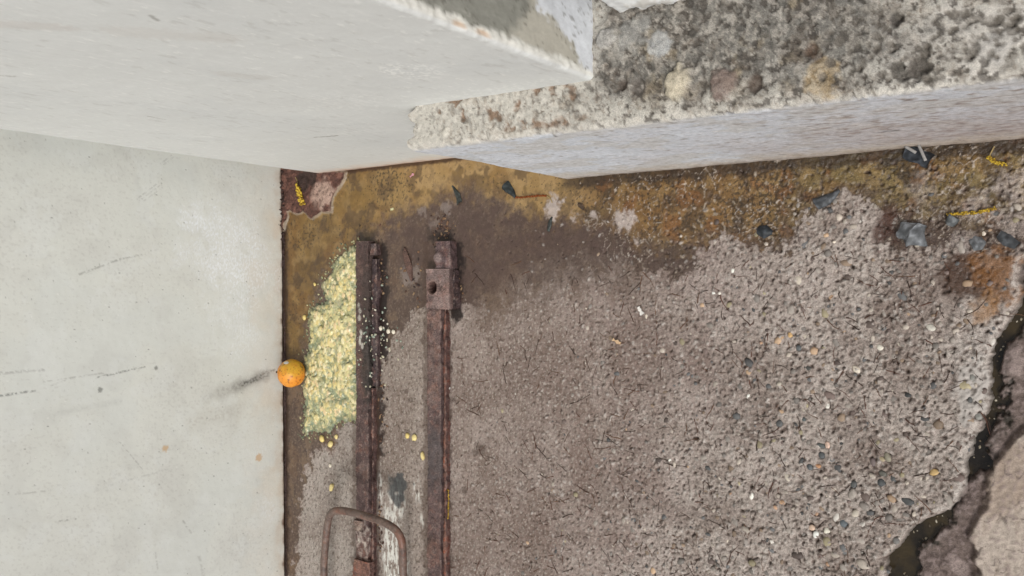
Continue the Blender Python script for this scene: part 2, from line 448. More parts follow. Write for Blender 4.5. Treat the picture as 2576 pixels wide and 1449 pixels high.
# white paint streaks and slate-blue spot between the rails
for (X, Y, w, h, a) in ((985, 1380, 0.035, 0.14, .9), (1000, 1260, 0.035, 0.05, .7), (955, 1230, 0.012, 0.05, .8), (1050, 1240, 0.014, 0.03, .7), (1062, 1310, 0.008, 0.02, .7), (985, 1440, 0.03, 0.10, .9), (1025, 1440, 0.01, .04, .6)):
    cx, cy, _ = fl(X, Y)
    e = np.hypot((GX - cx) / w, (GY - cy) / h)
    st = fbm2(GX, GY * 0.22, 150.0, 3, 77.0)
    col = over(col, sst(1.15, 0.4, e + 0.3 * w2) * sst(0.0, 0.30, st + 0.15 + 0.3 * w3) * a, (222, 220, 212))
cx, cy, _ = fl(1000, 1232)
col = over(col, sst(1.1, 0.6, np.hypot((warpx - cx) / 0.035, (warpy - cy) / 0.035) + 0.5 * w2) * 0.85, (66, 70, 72))
# dark damp beside each rail, deepened with painted contact shade
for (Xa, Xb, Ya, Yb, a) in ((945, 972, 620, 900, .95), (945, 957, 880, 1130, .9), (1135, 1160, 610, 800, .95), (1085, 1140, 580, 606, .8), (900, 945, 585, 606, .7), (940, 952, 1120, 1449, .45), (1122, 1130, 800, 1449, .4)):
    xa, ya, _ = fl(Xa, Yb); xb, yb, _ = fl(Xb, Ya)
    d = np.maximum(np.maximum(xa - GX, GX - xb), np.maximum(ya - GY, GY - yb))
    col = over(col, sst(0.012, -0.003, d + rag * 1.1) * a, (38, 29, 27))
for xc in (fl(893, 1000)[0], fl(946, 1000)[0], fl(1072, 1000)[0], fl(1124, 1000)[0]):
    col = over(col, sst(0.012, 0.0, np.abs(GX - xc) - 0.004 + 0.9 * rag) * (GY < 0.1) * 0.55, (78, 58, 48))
# black gap filled with dirt, round brown drips
for (X, Y, r) in ((1195, 1140, .008), (1168, 1232, .009), (1210, 1130, .014), (1025, 660, .013), (1185, 1265, .006), (1022, 985, .007), (1034, 1005, .006), (1090, 1060, .006)):
    cx, cy, _ = fl(X, Y)
    col = over(col, sst(1.1, 0.7, np.hypot(GX - cx, GY - cy) / r + 0.3 * w3) * 0.6, (84, 70, 62))

# ---- height
dry = 1 - np.clip(wet * 1.2, 0, 1)
rough_amt = (0.0002 + 0.0012 * acr) * (0.35 + 0.65 * dry)
Z = rough_amt * (0.9 * w3 + 0.9 * w4) + 0.0012 * w1
Z += 0.0014 * acr * fbm2(GX, GY, 58.0, 3, 571.0, 0.6) * (0.4 + 0.6 * dry)
Z += 0.0006 * w3 * m_oc * sst(-1.0, -0.7, GX)
Z += 0.0015 * lime + 0.0008 * veins
slab = fp([(2700, 640), (2560, 660), (2568, 700), (2556, 760), (2550, 780), (2533, 810), (2504, 840), (2497, 860), (2484, 905), (2480, 950), (2484, 1000), (2478, 1036), (2462, 1076), (2440, 1107), (2432, 1143), (2425, 1200), (2418, 1232), (2400, 1259), (2379, 1285), (2325, 1303), (2285, 1330), (2262, 1365), (2227, 1400), (2222, 1500), (400, 1500), (400, 100), (2700, 100)])
slab[0] = (0.30, slab[0][1] + 0.02); slab[-1] = (0.30, slab[-1][1]); slab[22] = (slab[22][0], slab[22][1])
sd_s = sdist(GX + 0.006 * w2 + 0.002 * w3, GY + 0.005 * w2, slab)
# beyond: gutter bed, then a worn kerb of older concrete
bed = fp([(2700, 740), (2620, 790), (2568, 815), (2543, 845), (2522, 885), (2518, 916), (2511, 1027), (2497, 1080), (2483, 1116), (2468, 1180), (2432, 1205), (2405, 1250), (2385, 1300), (2355, 1340), (2300, 1385), (2300, 1500), (2100, 1500), (2200, 900), (2500, 650)])
sd_bed = sdist(GX + 0.010 * w2, GY + 0.010 * w2, bed)
kerb = fp([(2720, 900), (2640, 1050), (2566, 1090), (2545, 1110), (2500, 1165), (2478, 1200), (2472, 1260), (2465, 1290), (2440, 1330), (2455, 1449), (2455, 1600), (2900, 1600), (2900, 900)])
sd_k = sdist(GX + 0.006 * w2, GY + 0.006 * w2, kerb)
outer = sst(0.0, 0.006, sd_s)
low = -0.030 + 0.016 * sst(-0.004, 0.008, sd_bed + 0.5 * rag) + 0.010 * sst(0.004, -0.004, sd_k) + 0.0018 * w2 * sst(0.01, -0.01, sd_k * -1) + 0.0012 * w3
near_gut = (GX > -0.55)
outer = np.where(near_gut, outer, 0.0)
Z = Z * (1 - outer) + low * outer - 0.004 * sst(-0.010, 0.0, sd_s) * (1 - outer) * near_gut
oc = np.empty(col.shape); oc[:] = lin((116, 102, 96))
oc = over(oc, sst(-0.1, 0.5, w2) * 0.6, (84, 72, 68))
oc = over(oc, sst(0.004, -0.006, sd_k), (186, 173, 161))
oc = over(oc, sst(0.004, -0.006, sd_k) * sst(0.1, 0.5, fbm2(GX, GY * 0.15, 60.0, 3, 581.0)) * 0.4, (166, 150, 136))
oc = over(oc, sst(0.004, -0.006, sd_k) * sst(0.0, 0.5, w1) * 0.5, (150, 130, 114))
oc = over(oc, sst(0.0075, 0.002, np.abs(sd_k) + 0.002 * w2) * 0.55, (84, 68, 60))
oc = over(oc, sst(0.010, -0.002, sd_bed + 1.0 * frag), (52, 46, 38))
oc = over(oc, sst(0.1, 0.45, fbm2(GX, GY, 28.0, 3, 611.0)) * sst(0.004, 0.014, sd_bed) * sst(0.0, 0.006, sd_k) * 0.6, (168, 152, 146))
oc = over(oc, sst(0.2, 0.45, w3 + 0.4 * w2) * sst(0.0, 0.012, sd_bed) * 0.5, (150, 134, 130))
oc = over(oc, sst(0.05, 0.0, np.abs(fbm2(GX, GY, 22.0, 3, 401.0))) * 0.6, (62, 50, 48))
col = over(col, outer, oc)
col = over(col, sst(0.004, -0.001, np.abs(sd_s + 0.004)) * near_gut * 0.6, (200, 192, 184))
wet = wet * (1 - outer) + outer * sst(0.02, -0.005, sd_bed) * 0.9
grit = np.clip(0.28 + 0.50 * acr + 0.35 * m_damp * sst(-0.95, -0.7, GX), 0, 1.2) * (1 - 0.60 * m_oc * sst(-0.80, -1.05, GX)) * (1 - 0.25 * m_oc)
grit = np.where(near_gut & (outer > 0.5), 0.55 - 0.20 * sst(0.004, -0.006, sd_k), grit)
smooth_patch = sst(0.004, -0.004, sdist(warpx, warpy, fp([(2410, 930), (2440, 900), (2480, 900), (2478, 1010), (2455, 1060), (2420, 1050), (2400, 990)])))
col = over(col, smooth_patch * 0.8 * (1 - outer), (188, 182, 176)); grit = grit * (1 - 0.7 * smooth_patch)

# broken skim in the corner: rusty hollow with a raised flaky rim
patch_px = [q(X, Y, 1050, 620, 5.175) for X, Y in ((240, 160), (1590, 270), (1560, 400), (1480, 560), (1330, 760), (1300, 900), (1290, 1090), (1090, 1080), (900, 1220), (820, 1190), (720, 1090), (560, 1110), (410, 1060), (400, 1200), (330, 1449), (230, 1449))]
sd_p = sdist(GX + 0.003 * w2, GY + 0.003 * w2, fp(patch_px))
mp_ = sst(0.002, -0.002, sd_p)
pc = np.empty(col.shape); pc[:] = lin((92, 64, 56))
pc = over(pc, sst(-0.1, 0.4, fbm2(GX, GY, 60, 3, 8.0)) * 0.8, (122, 86, 74))
cx, cy, _ = fl(820, 490)
pc = over(pc, sst(1.1, 0.5, np.hypot((warpx - cx) / 0.05, (warpy - cy) / 0.042) + 0.4 * w2) * 0.9, (178, 152, 138))
pc = over(pc, sst(0.35, 0.6, w3) * 0.6, (64, 44, 40))
cx, cy, _ = fl(775, 450)
pc = over(pc, sst(1.1, 0.6, np.hypot((warpx - cx) / 0.045, (warpy - cy) / 0.03) + 0.3 * w2) * 0.85, (58, 46, 42))
col = over(col, mp_, pc)
col = over(col, sst(0.004, 0.001, np.abs(sd_p) + 0.001 * w3) * 0.7, (150, 136, 118))
Z += 0.0035 * mp_ + 0.0045 * mp_ * np.clip(fbm2(GX, GY, 45, 4, 5.0) + 0.2, -0.3, 1) + 0.002 * sst(0.006, 0.0, np.abs(sd_p))
wet *= 1 - mp_; grit = grit * (1 - mp_) + 0.9 * mp_

# pits and little hollows left by lost stones (fine block only)
zf = Z[ix0:ix0 + NXF, iy0:iy0 + NYF]; cf = col[ix0:ix0 + NXF, iy0:iy0 + NYF]
okf = (outer[ix0:ix0 + NXF, iy0:iy0 + NYF] < 0.05); acf = acr[ix0:ix0 + NXF, iy0:iy0 + NYF]
wetf = wet[ix0:ix0 + NXF, iy0:iy0 + NYF]


def stamp(x, y, rx, ry, ang, dz, tint=None, amt=0.0):
    i = (x - X0) / DXX; j = (y - Y0) / DYY
    k = int(max(rx, ry) * 1.6 / DXX) + 2
    i0, i1, j0, j1 = int(i) - k, int(i) + k + 1, int(j) - k, int(j) + k + 1
    if i0 < 0 or j0 < 0 or i1 > NXF or j1 > NYF: return
    xx = (np.arange(i0, i1) * DXX + X0 - x)[:, None]; yy = (np.arange(j0, j1) * DYY + Y0 - y)[None, :]
    ca, sa = math.cos(ang), math.sin(ang)
    e = np.hypot((xx * ca + yy * sa) / rx, (-xx * sa + yy * ca) / ry)
    m = sst(1.25, 0.5, e)
    zf[i0:i1, j0:j1] += dz * m
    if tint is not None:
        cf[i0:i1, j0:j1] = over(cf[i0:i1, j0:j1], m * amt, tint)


def acr_at(x, y):
    i = int((x - X0) / DXX); j = int((y - Y0) / DYY)
    if not (0 <= i < NXF and 0 <= j < NYF) or not okf[i, j]: return -1, 0, 0
    return acf[i, j], zf[i, j], wetf[i, j]


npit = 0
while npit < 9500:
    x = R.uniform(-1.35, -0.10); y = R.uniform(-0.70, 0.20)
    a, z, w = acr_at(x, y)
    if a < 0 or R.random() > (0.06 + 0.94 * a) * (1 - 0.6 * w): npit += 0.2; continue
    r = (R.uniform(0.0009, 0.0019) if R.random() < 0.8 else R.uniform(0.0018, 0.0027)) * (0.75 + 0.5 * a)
    stamp(x, y, r * R.uniform(1, 2.2), r, R.uniform(0, 3.14), -R.uniform(0.0010, 0.0032), (84, 68, 59), R.uniform(0.25, 0.75))  # dark tint in each pit: dirt plus painted recess shade
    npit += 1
# pale mortar crumbs between the stones
for _ in range(6500):
    x = R.uniform(-1.15, -0.10); y = R.uniform(-0.70, 0.15)
    a, z, w = acr_at(x, y)
    if a < 0 or R.random() > a * (1 - w): continue
    r = R.uniform(0.0012, 0.0030)
    stamp(x, y, r * R.uniform(1, 1.8), r, R.uniform(0, 3.14), R.uniform(0.0008, 0.0026), (200, 193, 186), R.uniform(0.15, 0.6))

col *= 0.90
GV = np.stack([GX, GY, Z], -1)
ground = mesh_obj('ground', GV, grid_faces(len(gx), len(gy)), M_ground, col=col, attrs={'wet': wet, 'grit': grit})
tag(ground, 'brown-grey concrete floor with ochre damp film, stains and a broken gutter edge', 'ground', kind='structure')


def gz(x, y):                                   # ground height for resting things
    i = int(round((x - X0) / DXX)); j = int(round((y - Y0) / DYY))
    if 0 <= i < NXF and 0 <= j < NYF: return float(zf[i, j])
    return 0.0


# dark standing water in the gutter
wx = np.linspace(-0.42, 0.60, 30); wy = np.linspace(-0.95, 0.02, 30)
WX, WY = np.meshgrid(wx, wy, indexing='ij')
water = mesh_obj('water', np.stack([WX, WY, np.full(WX.shape, -0.0225)], -1), grid_faces(30, 30), M_water)
tag(water, 'dark brown water standing in the gutter along the broken slab edge', 'water', kind='structure')

# ------------------------------------------------------------------ the flat wall behind the fruit (plane x ~ -1.74)
WA0, WA1 = -1.7495, -1.7376                      # it stands very slightly askew


def wallx(y): return WA0 + (WA1 - WA0) * (0.29 - y) / 1.01


uy = grade(-0.80, 0.42, 0.0019, -3.0, 0.62, 8)
uz = np.concatenate([np.array([0.004]), np.arange(0.006, 0.72, 0.0019), 0.74 + 1.9 * np.linspace(0.05, 1, 10) ** 1.5])
UY, UZ = np.meshgrid(uy, uz, indexing='ij')
wc = np.empty(UY.shape + (3,)); wc[:] = lin((211, 213, 207))
v1 = fbm2(UY, UZ, 4.0, 4, 2.0); v2 = fbm2(UY, UZ, 30.0, 4, 6.0); v3 = fbm2(UY, UZ, 150.0, 3, 16.0)
wc = over(wc, sst(0.0, 0.6, v1) * 0.3, (203, 203, 198))
wc = over(wc, sst(0.10, -0.5, v1) * 0.3, (206, 211, 209))
wc = over(wc, sst(0.15, 0.5, fbm2(UY, UZ, 9.0, 4, 36.0, 0.6)) * 0.18, (188, 188, 184))
wc = over(wc, sst(0.2, 0.5, fbm2(UY, UZ, 13.0, 4, 46.0, 0.6)) * 0.35, (216, 219, 216))
wc = over(wc, sst(0.42, 0.6, v3 + 0.3 * v1) * 0.20, (160, 158, 152))
hz = sst(0.16, 0.0, UZ + 0.05 * v2)
wc = over(wc, hz * 0.45, (208, 202, 190))
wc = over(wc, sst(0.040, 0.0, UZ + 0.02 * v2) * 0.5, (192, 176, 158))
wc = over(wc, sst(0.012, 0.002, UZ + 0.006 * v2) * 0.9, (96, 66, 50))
pa = lambda X, Y: onx(X, Y, wallx(fl(X, Y)[1] * 0.6))[1:]
# chalky white scrub marks above the damp corner
for (X, Y, ru, rv, a) in ((560, 600, .12, .16, .95), (620, 690, .15, .12, .95), (600, 800, .14, .10, .6), (520, 560, .05, .07, .9), (470, 560, .03, .05, .9), (520, 640, .06, .10, .5), (655, 1130, .05, .05, .4), (670, 1270, .07, .04, .45)):
    cy, cz = pa(X, Y)
    e = np.hypot((UY - cy) / ru, (UZ - cz) / rv)
    e = e + 0.45 * v2 + 0.3 * fbm2(UY, UZ, 12.0, 2, 66.0)
    wc = over(wc, sst(1.05, 0.1, e) * (0.22 + 0.78 * sst(0.0, 0.30, fbm2(UY * 0.6 + 0.5 * UZ, UZ, 230.0, 2, 26.0) + 0.45 * v2 + 0.3 * v3)) * a * 0.8, (230, 234, 237))
# warm stains low on the wall
for (X, Y, r, a) in ((640, 690, .05, .3), (690, 560, .05, .4), (660, 780, .06, .3), (680, 1000, .05, .35), (690, 1220, .06, .35)):
    cy, cz = pa(X, Y)
    wc = over(wc, sst(1.1, 0.2, np.hypot(UY - cy, UZ - cz) / r + 0.3 * v2) * a * 0.5, (212, 194, 168))
# scuff strokes: start, end (survey), width in m, colour, strength
STR = [((560, 985), (668, 942), .030, (150, 148, 143), .55), ((590, 975), (668, 941), .018, (104, 102, 97), .7), ((606, 968), (655, 948), .009, (70, 68, 64), .8), ((660, 940), (690, 930), .005, (120, 110, 100), .6), ((520, 1000), (600, 970), .020, (172, 171, 166), .5), ((0, 995), (90, 982), .004, (92, 94, 92), .8), ((0, 938), (110, 930), .005, (150, 150, 146), .5), ((240, 950), (365, 922), .003, (96, 98, 95), .7), ((110, 960), (260, 938), .003, (150, 150, 146), .5),
       ((200, 690), (300, 652), .004, (110, 110, 104), .6), ((300, 652), (358, 640), .003, (130, 130, 124), .5), ((40, 1243), (130, 1233), .003, (150, 150, 145), .5), ((300, 1110), (358, 1180), .002, (150, 150, 146), .6), ((130, 970), (180, 950), .003, (140, 140, 135), .4),
       ((345, 500), (395, 462), .0022, (150, 150, 148), .6), ((352, 504), (402, 466), .0022, (150, 150, 148), .6), ((362, 505), (408, 472), .0022, (150, 150, 148), .6), ((404, 412), (432, 390), .002, (150, 150, 148), .6), ((412, 414), (440, 392), .002, (150, 150, 148), .5),
       ((390, 1390), (396, 1430), .004, (160, 160, 155), .5), ((500, 1400), (512, 1449), .006, (160, 160, 155), .4), ((240, 1230), (420, 1180), .004, (176, 178, 174), .4), ((140, 1040), (300, 1010), .01, (180, 182, 178), .35), ((150, 1310), (190, 1305), .003, (120, 120, 115), .6), ((460, 1310), (480, 1340), .004, (130, 130, 125), .5), ((480, 1060), (600, 1030), .03, (176, 172, 164), .4)]
for a, b, w, cc, s in STR:
    A, B = pa(*a), pa(*b)
    d, t = segd(UY, UZ, A, B)
    wc = over(wc, sst(w, w * 0.15, d + w * 0.35 * v3 + w * 0.3 * v2) * (sst(-0.35, 0.25, v3) if w < 0.009 else 0.40 + 0.60 * sst(-0.15, 0.3, v3 + 0.4 * v2)) * s, cc)
for (X, Y, r, cc, s) in ((415, 1127, .008, (196, 160, 112), .7), (650, 1150, .010, (196, 158, 112), .7), (252, 980, .006, (70, 70, 66), .6), (392, 925, .005, (104, 104, 98), .7)):
    cy, cz = pa(X, Y)
    wc = over(wc, sst(1.15, 0.6, np.hypot(UY - cy, UZ - cz) / r + 0.4 * v3) * s, cc)
# tiny dark and white flecks
fy = np.searchsorted(uy, rng.uniform(-0.75, 0.32, 300)); fz = np.searchsorted(uz, rng.uniform(0.01, 0.72, 300))
for i, j in zip(fy, fz):
    if i >= len(uy) - 3 or j >= len(uz) - 3: continue
    k = R.random(); n = 1 if k < 0.75 else 2
    cc = lin((70, 68, 62)) if R.random() < 0.62 else lin((232, 232, 228))
    wc[i:i + n, j:j + R.choice((1, 1, 2))] = wc[i:i + n, j:j + 1] * (0.35 + 0.3 * k) + cc * (0.65 - 0.3 * k)
UXX = np.vectorize(wallx)(UY) + 0.0009 * v1 + 0.00025 * v2
UXX = np.where(UZ < 0.006, UXX - 0.002, UXX)
wgr = np.clip(0.1 + hz, 0, 1)
wall_root = empty('painted_wall', (-1.75, -0.3, 0))
tag(wall_root, 'flat pale grey painted wall with black scuffs and chalky patch, the fruit lies at its foot', 'wall')
o = mesh_obj('wall_face', np.stack([UXX + 1.75, UY + 0.3, UZ], -1), grid_faces(*UY.shape, flip=False), M_wall, wall_root, wc, {'grit': wgr})
bm = bmesh.new()
bmesh.ops.create_cube(bm, size=1.0)
bmesh.ops.scale(bm, vec=(0.16, 3.60, 2.62), verts=bm.verts)
bmesh.ops.translate(bm, vec=(-1.80 - 0.045 + 1.75, -1.19 + 0.3, 1.316), verts=bm.verts)
me = bpy.data.meshes.new('wall_core'); bm.to_mesh(me); bm.free()
vc = np.tile(lin((200, 200, 196)), (len(me.vertices), 1))
a_ = me.color_attributes.new('tint', 'FLOAT_COLOR', 'POINT')
a_.data.foreach_set('color', np.concatenate([vc, np.ones((len(vc), 1))], 1).astype(np.float32).ravel())
me.materials.append(M_wall)
o = bpy.data.objects.new('wall_core', me); COL.objects.link(o); o.parent = wall_root
# crust of dirt sealing the foot of the wall
cy_ = np.arange(-0.90, 0.31, 0.0022); ca_ = np.linspace(0, math.pi / 2, 5)
CY, CA = np.meshgrid(cy_, ca_, indexing='ij')
cn = fbm2(CY, CA * 0.012, 140.0, 4, 3.0, 0.7); cn2 = fbm2(CY, CY * 0, 12.0, 3, 8.0)
rad = np.clip(0.0032 + 0.0022 * cn + 0.0028 * cn2 + 0.006 * sst(0.02, 0.16, CY) * (0.6 + cn), 0.0012, 0.016)
cc_ = np.empty(CY.shape + (3,)); cc_[:] = lin((56, 40, 36))
cc_ = over(cc_, sst(0.2, 0.6, cn) * 0.4, (92, 72, 64)); cc_ = over(cc_, sst(0.0, 0.5, -cn) * 0.6, (34, 24, 22))
mesh_obj('dirt_crust', np.stack([np.vectorize(wallx)(CY) + rad * np.cos(CA) + 1.75, CY + 0.3, rad * np.sin(CA) - 0.001], -1), grid_faces(*CY.shape, flip=True), M_rust, wall_root, cc_, {'grit': np.ones(CY.shape)})

# ------------------------------------------------------------------ the pier (front y ~ .275, right end x ~ -.596)
PXL_, PXR, PYF = -1.612, -0.596, 0.2755
prof = np.concatenate([
    np.stack([np.full(8, PXL_), np.linspace(0.60, PYF + 0.02, 8)], 1),
    np.array([[PXL_, PYF + 0.004], [PXL_ + 0.002, PYF + 0.001]]),
    np.stack([np.arange(PXL_ + 0.004, PXR - 0.008, 0.0030), np.full(len(np.arange(PXL_ + 0.004, PXR - 0.008, 0.0030)), PYF)], 1),
    np.array([[PXR - 0.006, PYF], [PXR - 0.003, PYF + 0.0005], [PXR - 0.0008, PYF + 0.0025], [PXR, PYF + 0.005]]),
    np.stack([np.full(90, PXR), np.linspace(PYF + 0.008, PYF + 0.26, 90)], 1),
    np.array([[PXR, 0.60]])])
pz = np.concatenate([np.arange(-0.004, 1.05, 0.0034), 1.05 + 1.6 * np.linspace(0.03, 1, 12) ** 1.5])
PN = np.zeros_like(prof); dpr = np.gradient(prof, axis=0); PN[:, 0] = dpr[:, 1]; PN[:, 1] = -dpr[:, 0]
PN /= np.linalg.norm(PN, axis=1)[:, None]
PV = np.zeros((len(prof), len(pz), 3)); PV[..., 0] = prof[:, 0][:, None]; PV[..., 1] = prof[:, 1][:, None]; PV[..., 2] = pz[None, :]
p1 = fbm3(PV, 5.0, 3, 4.0); p2 = fbm3(PV, 32.0, 3, 14.0); p3 = fbm3(PV, 130.0, 3, 24.0)
pst = fbm3(PV * np.array([1.0, 1.0, 0.22]), 120.0, 3, 34.0)             # brush marks run up the wall
arc = np.concatenate([[0], np.cumsum(np.linalg.norm(np.diff(prof, axis=0), axis=1))])[:, None] * np.ones((1, len(pz)))
s_edge = arc - arc[np.argmin(np.hypot(prof[:, 0] - PXR, prof[:, 1] - PYF))][0]   # <0 front, >0 end face
endm = sst(0.000, 0.004, s_edge)
pc = np.empty(PV.shape); pc[:] = lin((211, 213, 211))
pc = over(pc, sst(0.0, 0.6, p1) * 0.3, (200, 203, 203))
pc = over(pc, sst(0.30, 0.6, pst) * 0.35, (222, 223, 221))
pc = over(pc, sst(0.55, 0.72, fbm3(PV * np.array([1, 1, .4]), 110.0, 2, 64.0) + 0.35 * p1 + 0.15 * p2) * 0.22, (160, 158, 152))
pc = over(pc, sst(0.60, 0.75, fbm3(PV * np.array([1, 1, .4]), 130.0, 2, 74.0) + 0.4 * p2 - 0.2 * p1) * 0.6, (230, 231, 228))
Zp = PV[..., 2]
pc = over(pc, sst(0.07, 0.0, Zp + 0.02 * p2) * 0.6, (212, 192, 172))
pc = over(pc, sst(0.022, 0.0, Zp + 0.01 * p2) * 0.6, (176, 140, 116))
pb = lambda X, Y: (lambda t: (t[0], t[2]))(ony(X, Y, PYF))
front = (s_edge < 0)
for (X, Y, ru, rv, a) in ((1040, 180, .05, .05, .95), (1000, 172, .03, .03, .9), (850, 260, .12, .08, .35), (880, 320, .10, .06, .3), (1250, 225, .2, .02, .4)):
    cx, cz = pb(X, Y)
    e = np.hypot((PV[..., 0] - cx) / ru, (Zp - cz) / rv)
    pc = over(pc, front * sst(1.1, 0.4, e) * sst(0.12, 0.3, p3 + 0.3 * pst) * a, (231, 232, 229))
for a, b, w, cc, s in (((790, 345), (850, 340), .003, (90, 78, 62), .8), ((1038, 318), (1072, 322), .0025, (50, 46, 42), .9), ((370, 292), (415, 300), .002, (110, 106, 98), .7), ((380, 40), (396, 52), .004, (110, 106, 98), .5), ((0, 190), (40, 192), .003, (150, 146, 140), .6), ((0, 60), (160, 70), .02, (192, 186, 180), .4),
                       ((890, 423), (905, 424), .003, (110, 98, 86), .8), ((930, 425), (945, 426), .003, (80, 72, 64), .8), ((300, 80), (560, 96), .03, (198, 194, 188), .35), ((560, 185), (660, 195), .02, (186, 182, 176), .3)):
    A, B = pb(*a), pb(*b)
    d, t = segd(PV[..., 0], Zp, A, B)
    pc = over(pc, front * sst(w, w * 0.3, d + 0.4 * w * p3) * s, cc)
# weathered end face
pe = lambda X, Y: onx(X, Y, PXR)[1:]
ec = np.empty(PV.shape); ec[:] = lin((138, 138, 130))
ec = over(ec, sst(0.0, 0.5, p1 + 0.4 * p2) * 0.6, (120, 119, 112))
ec = over(ec, sst(0.1, 0.6, -p1 + 0.4 * pst) * 0.6, (160, 159, 152))
ec = over(ec, sst(0.25, 0.55, p3) * 0.3, (112, 110, 102))
pale = [pe(*p) for p in ((1480, 195), (1250, 115), (1320, 60), (1340, -60), (1520, -60), (1520, 195))]
ec = over(ec, sst(0.012, -0.010, sdist(PV[..., 1], Zp, pale) + 0.012 * p2) * 0.85, (184, 180, 168))
white = [pe(*p) for p in ((1478, 200), (1455, 150), (1440, 110), (1400, 60), (1350, 10), (1335, -40), (1520, -40), (1520, 200))]
ec = over(ec, sst(0.005, -0.005, sdist(PV[..., 1], Zp, white) + 0.010 * p3) * 0.92, (214, 218, 224))
ec = over(ec, sst(0.48, 0.62, p3 + 0.2 * p2) * 0.5, (96, 92, 84))
rim = sst(0.0115, 0.005, np.abs(s_edge - 0.003) + 0.006 * p2 + 0.003 * p1 + 0.003 * p3)
ec = over(ec, rim, (222, 221, 214))
for (X, Y, r) in ((1158, 70, .008), (1212, 92, .009)):
    cy, cz = pe(X, Y)
    ec = over(ec, sst(1.15, 0.5, np.hypot(PV[..., 1] - cy, (Zp - cz) * 0.6) / r + 0.3 * p2) * 0.7, (198, 160, 122))
pc = over(pc, endm, ec)
dn = 0.0012 * p1 + 0.0004 * p2 + endm * (0.0007 * p2 + 0.0005 * p3)
dn = dn + rim * (0.0004 + 0.0018 * np.clip(fbm3(PV, 26.0, 4, 95.0, 0.65), -0.5, 1) + 0.0010 * p3)
PV[..., 0] += PN[:, 0][:, None] * dn; PV[..., 1] += PN[:, 1][:, None] * dn
pier_root = empty('painted_pier', (PXL_, PYF, 0))
tag(pier_root, 'pale grey painted masonry pier with flaking corner and dirty grey end face, behind the step', 'pier')
PV2 = PV - np.array([PXL_, PYF, 0])
mesh_obj('pier_face', PV2, grid_faces(PV.shape[0], PV.shape[1]), M_pier, pier_root, pc, {'grit': np.clip(0.1 + endm * 0.8 + rim, 0, 1)})

# ------------------------------------------------------------------ the concrete step in front of the pier and the opening
LX0, LY0, LYB = -0.905, 0.210, 0.362
lx = np.concatenate([np.arange(LX0, 0.0, 0.0018), 0.02 + 2.2 * np.linspace(0.02, 1, 14) ** 1.6])
lp = np.concatenate([np.stack([np.full(112, LY0), np.linspace(-0.005, 0.410, 112)], 1),
                     np.array([[LY0 + 0.0008, 0.4145], [LY0 + 0.003, 0.4175], [LY0 + 0.006, 0.419]]),
                     np.stack([np.arange(LY0 + 0.009, LYB + 0.10, 0.0018), np.full(len(np.arange(LY0 + 0.009, LYB + 0.10, 0.0018)), 0.420)], 1)])
LV = np.zeros((len(lx), len(lp), 3)); LV[..., 0] = lx[:, None]; LV[..., 1] = lp[None, :, 0]
tz = lambda x: 0.430 - 0.036 * np.clip((x + 0.9) / 0.8, 0, 1.4)
LV[..., 2] = lp[None, :, 1] * (tz(lx)[:, None] / 0.42)
LN = np.zeros_like(lp); dl = np.gradient(lp, axis=0); LN[:, 0] = -dl[:, 1]; LN[:, 1] = dl[:, 0]; LN /= np.linalg.norm(LN, axis=1)[:, None]
topm = sst(-0.2, 0.6, LN[:, 1])[None, :] * np.ones((len(lx), 1))
l1 = fbm3(LV, 8.0, 3, 1.0); l2 = fbm3(LV, 36.0, 4, 12.0); l3 = fbm3(LV, 140.0, 3, 33.0)
lst = fbm3(LV * np.array([0.4, 1.0, 1.0]), 120.0, 3, 53.0)
lbr = fbm3(LV * np.array([0.12, 1.0, 1.0]), 60.0, 3, 83.0)
edge_d = np.where(topm > 0.5, LV[..., 1] - LY0, 0.0)
# front: lavender-white limewash, brown dirt growing to the right and down
fc = np.empty(LV.shape); fc[:] = lin((200, 206, 215))
lmod = sst(-0.35, 0.35, l1 + 0.5 * fbm3(LV * np.array([0.4, 1, 1]), 14.0, 3, 251.0))
fc = over(fc, sst(0.1, 0.5, lbr) * 0.30 * lmod, (192, 191, 194))
bl = fbm3(LV * np.array([0.6, 1, 1]), 16.0, 4, 301.0, 0.6)
fc = over(fc, sst(0.02, 0.22, bl) * 0.55, (194, 191, 186))
fc = over(fc, sst(0.05, 0.25, -bl) * 0.45, (214, 219, 229))
fc = over(fc, sst(0.25, 0.5, lst + 0.3 * lbr) * (0.22 + 0.3 * sst(-0.7, -0.3, LV[..., 0])) * lmod, (170, 164, 158))
fc = over(fc, sst(0.2, 0.45, -lst + 0.3 * l1) * 0.6, (216, 217, 222))
rt = sst(-0.75, -0.15, LV[..., 0] + 0.15 * l1)
lowz = sst(0.40, 0.05, LV[..., 2])
fc = over(fc, sst(0.05, 0.55, lst + 0.35 * lbr + 0.5 * rt * (0.4 + 0.6 * lowz) - 0.25) * (0.15 + 0.85 * rt) * 0.9, (142, 131, 127))
fc = over(fc, rt * 0.40 * (0.5 + 0.5 * lowz), (168, 160, 158))
fc = over(fc, rt * lowz * 0.50, (158, 140, 136))
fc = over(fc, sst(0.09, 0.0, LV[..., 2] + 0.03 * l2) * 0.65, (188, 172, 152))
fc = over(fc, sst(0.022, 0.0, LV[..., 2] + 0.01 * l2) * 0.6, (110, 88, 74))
fc = over(fc, sst(0.50, 0.66, lst) * 0.5, (120, 110, 104))
for a, b, w in (((2215, 332), (2260, 327), .004), ((2440, 328), (2455, 327), .004), ((1340, 300), (1400, 345), .002)):
    A = ony(*a, LY0); B = ony(*b, LY0)
    d, t = segd(LV[..., 0], LV[..., 2], (A[0], A[2]), (B[0], B[2]))
    fc = over(fc, sst(w, w * .4, d) * 0.8, (62, 56, 52))
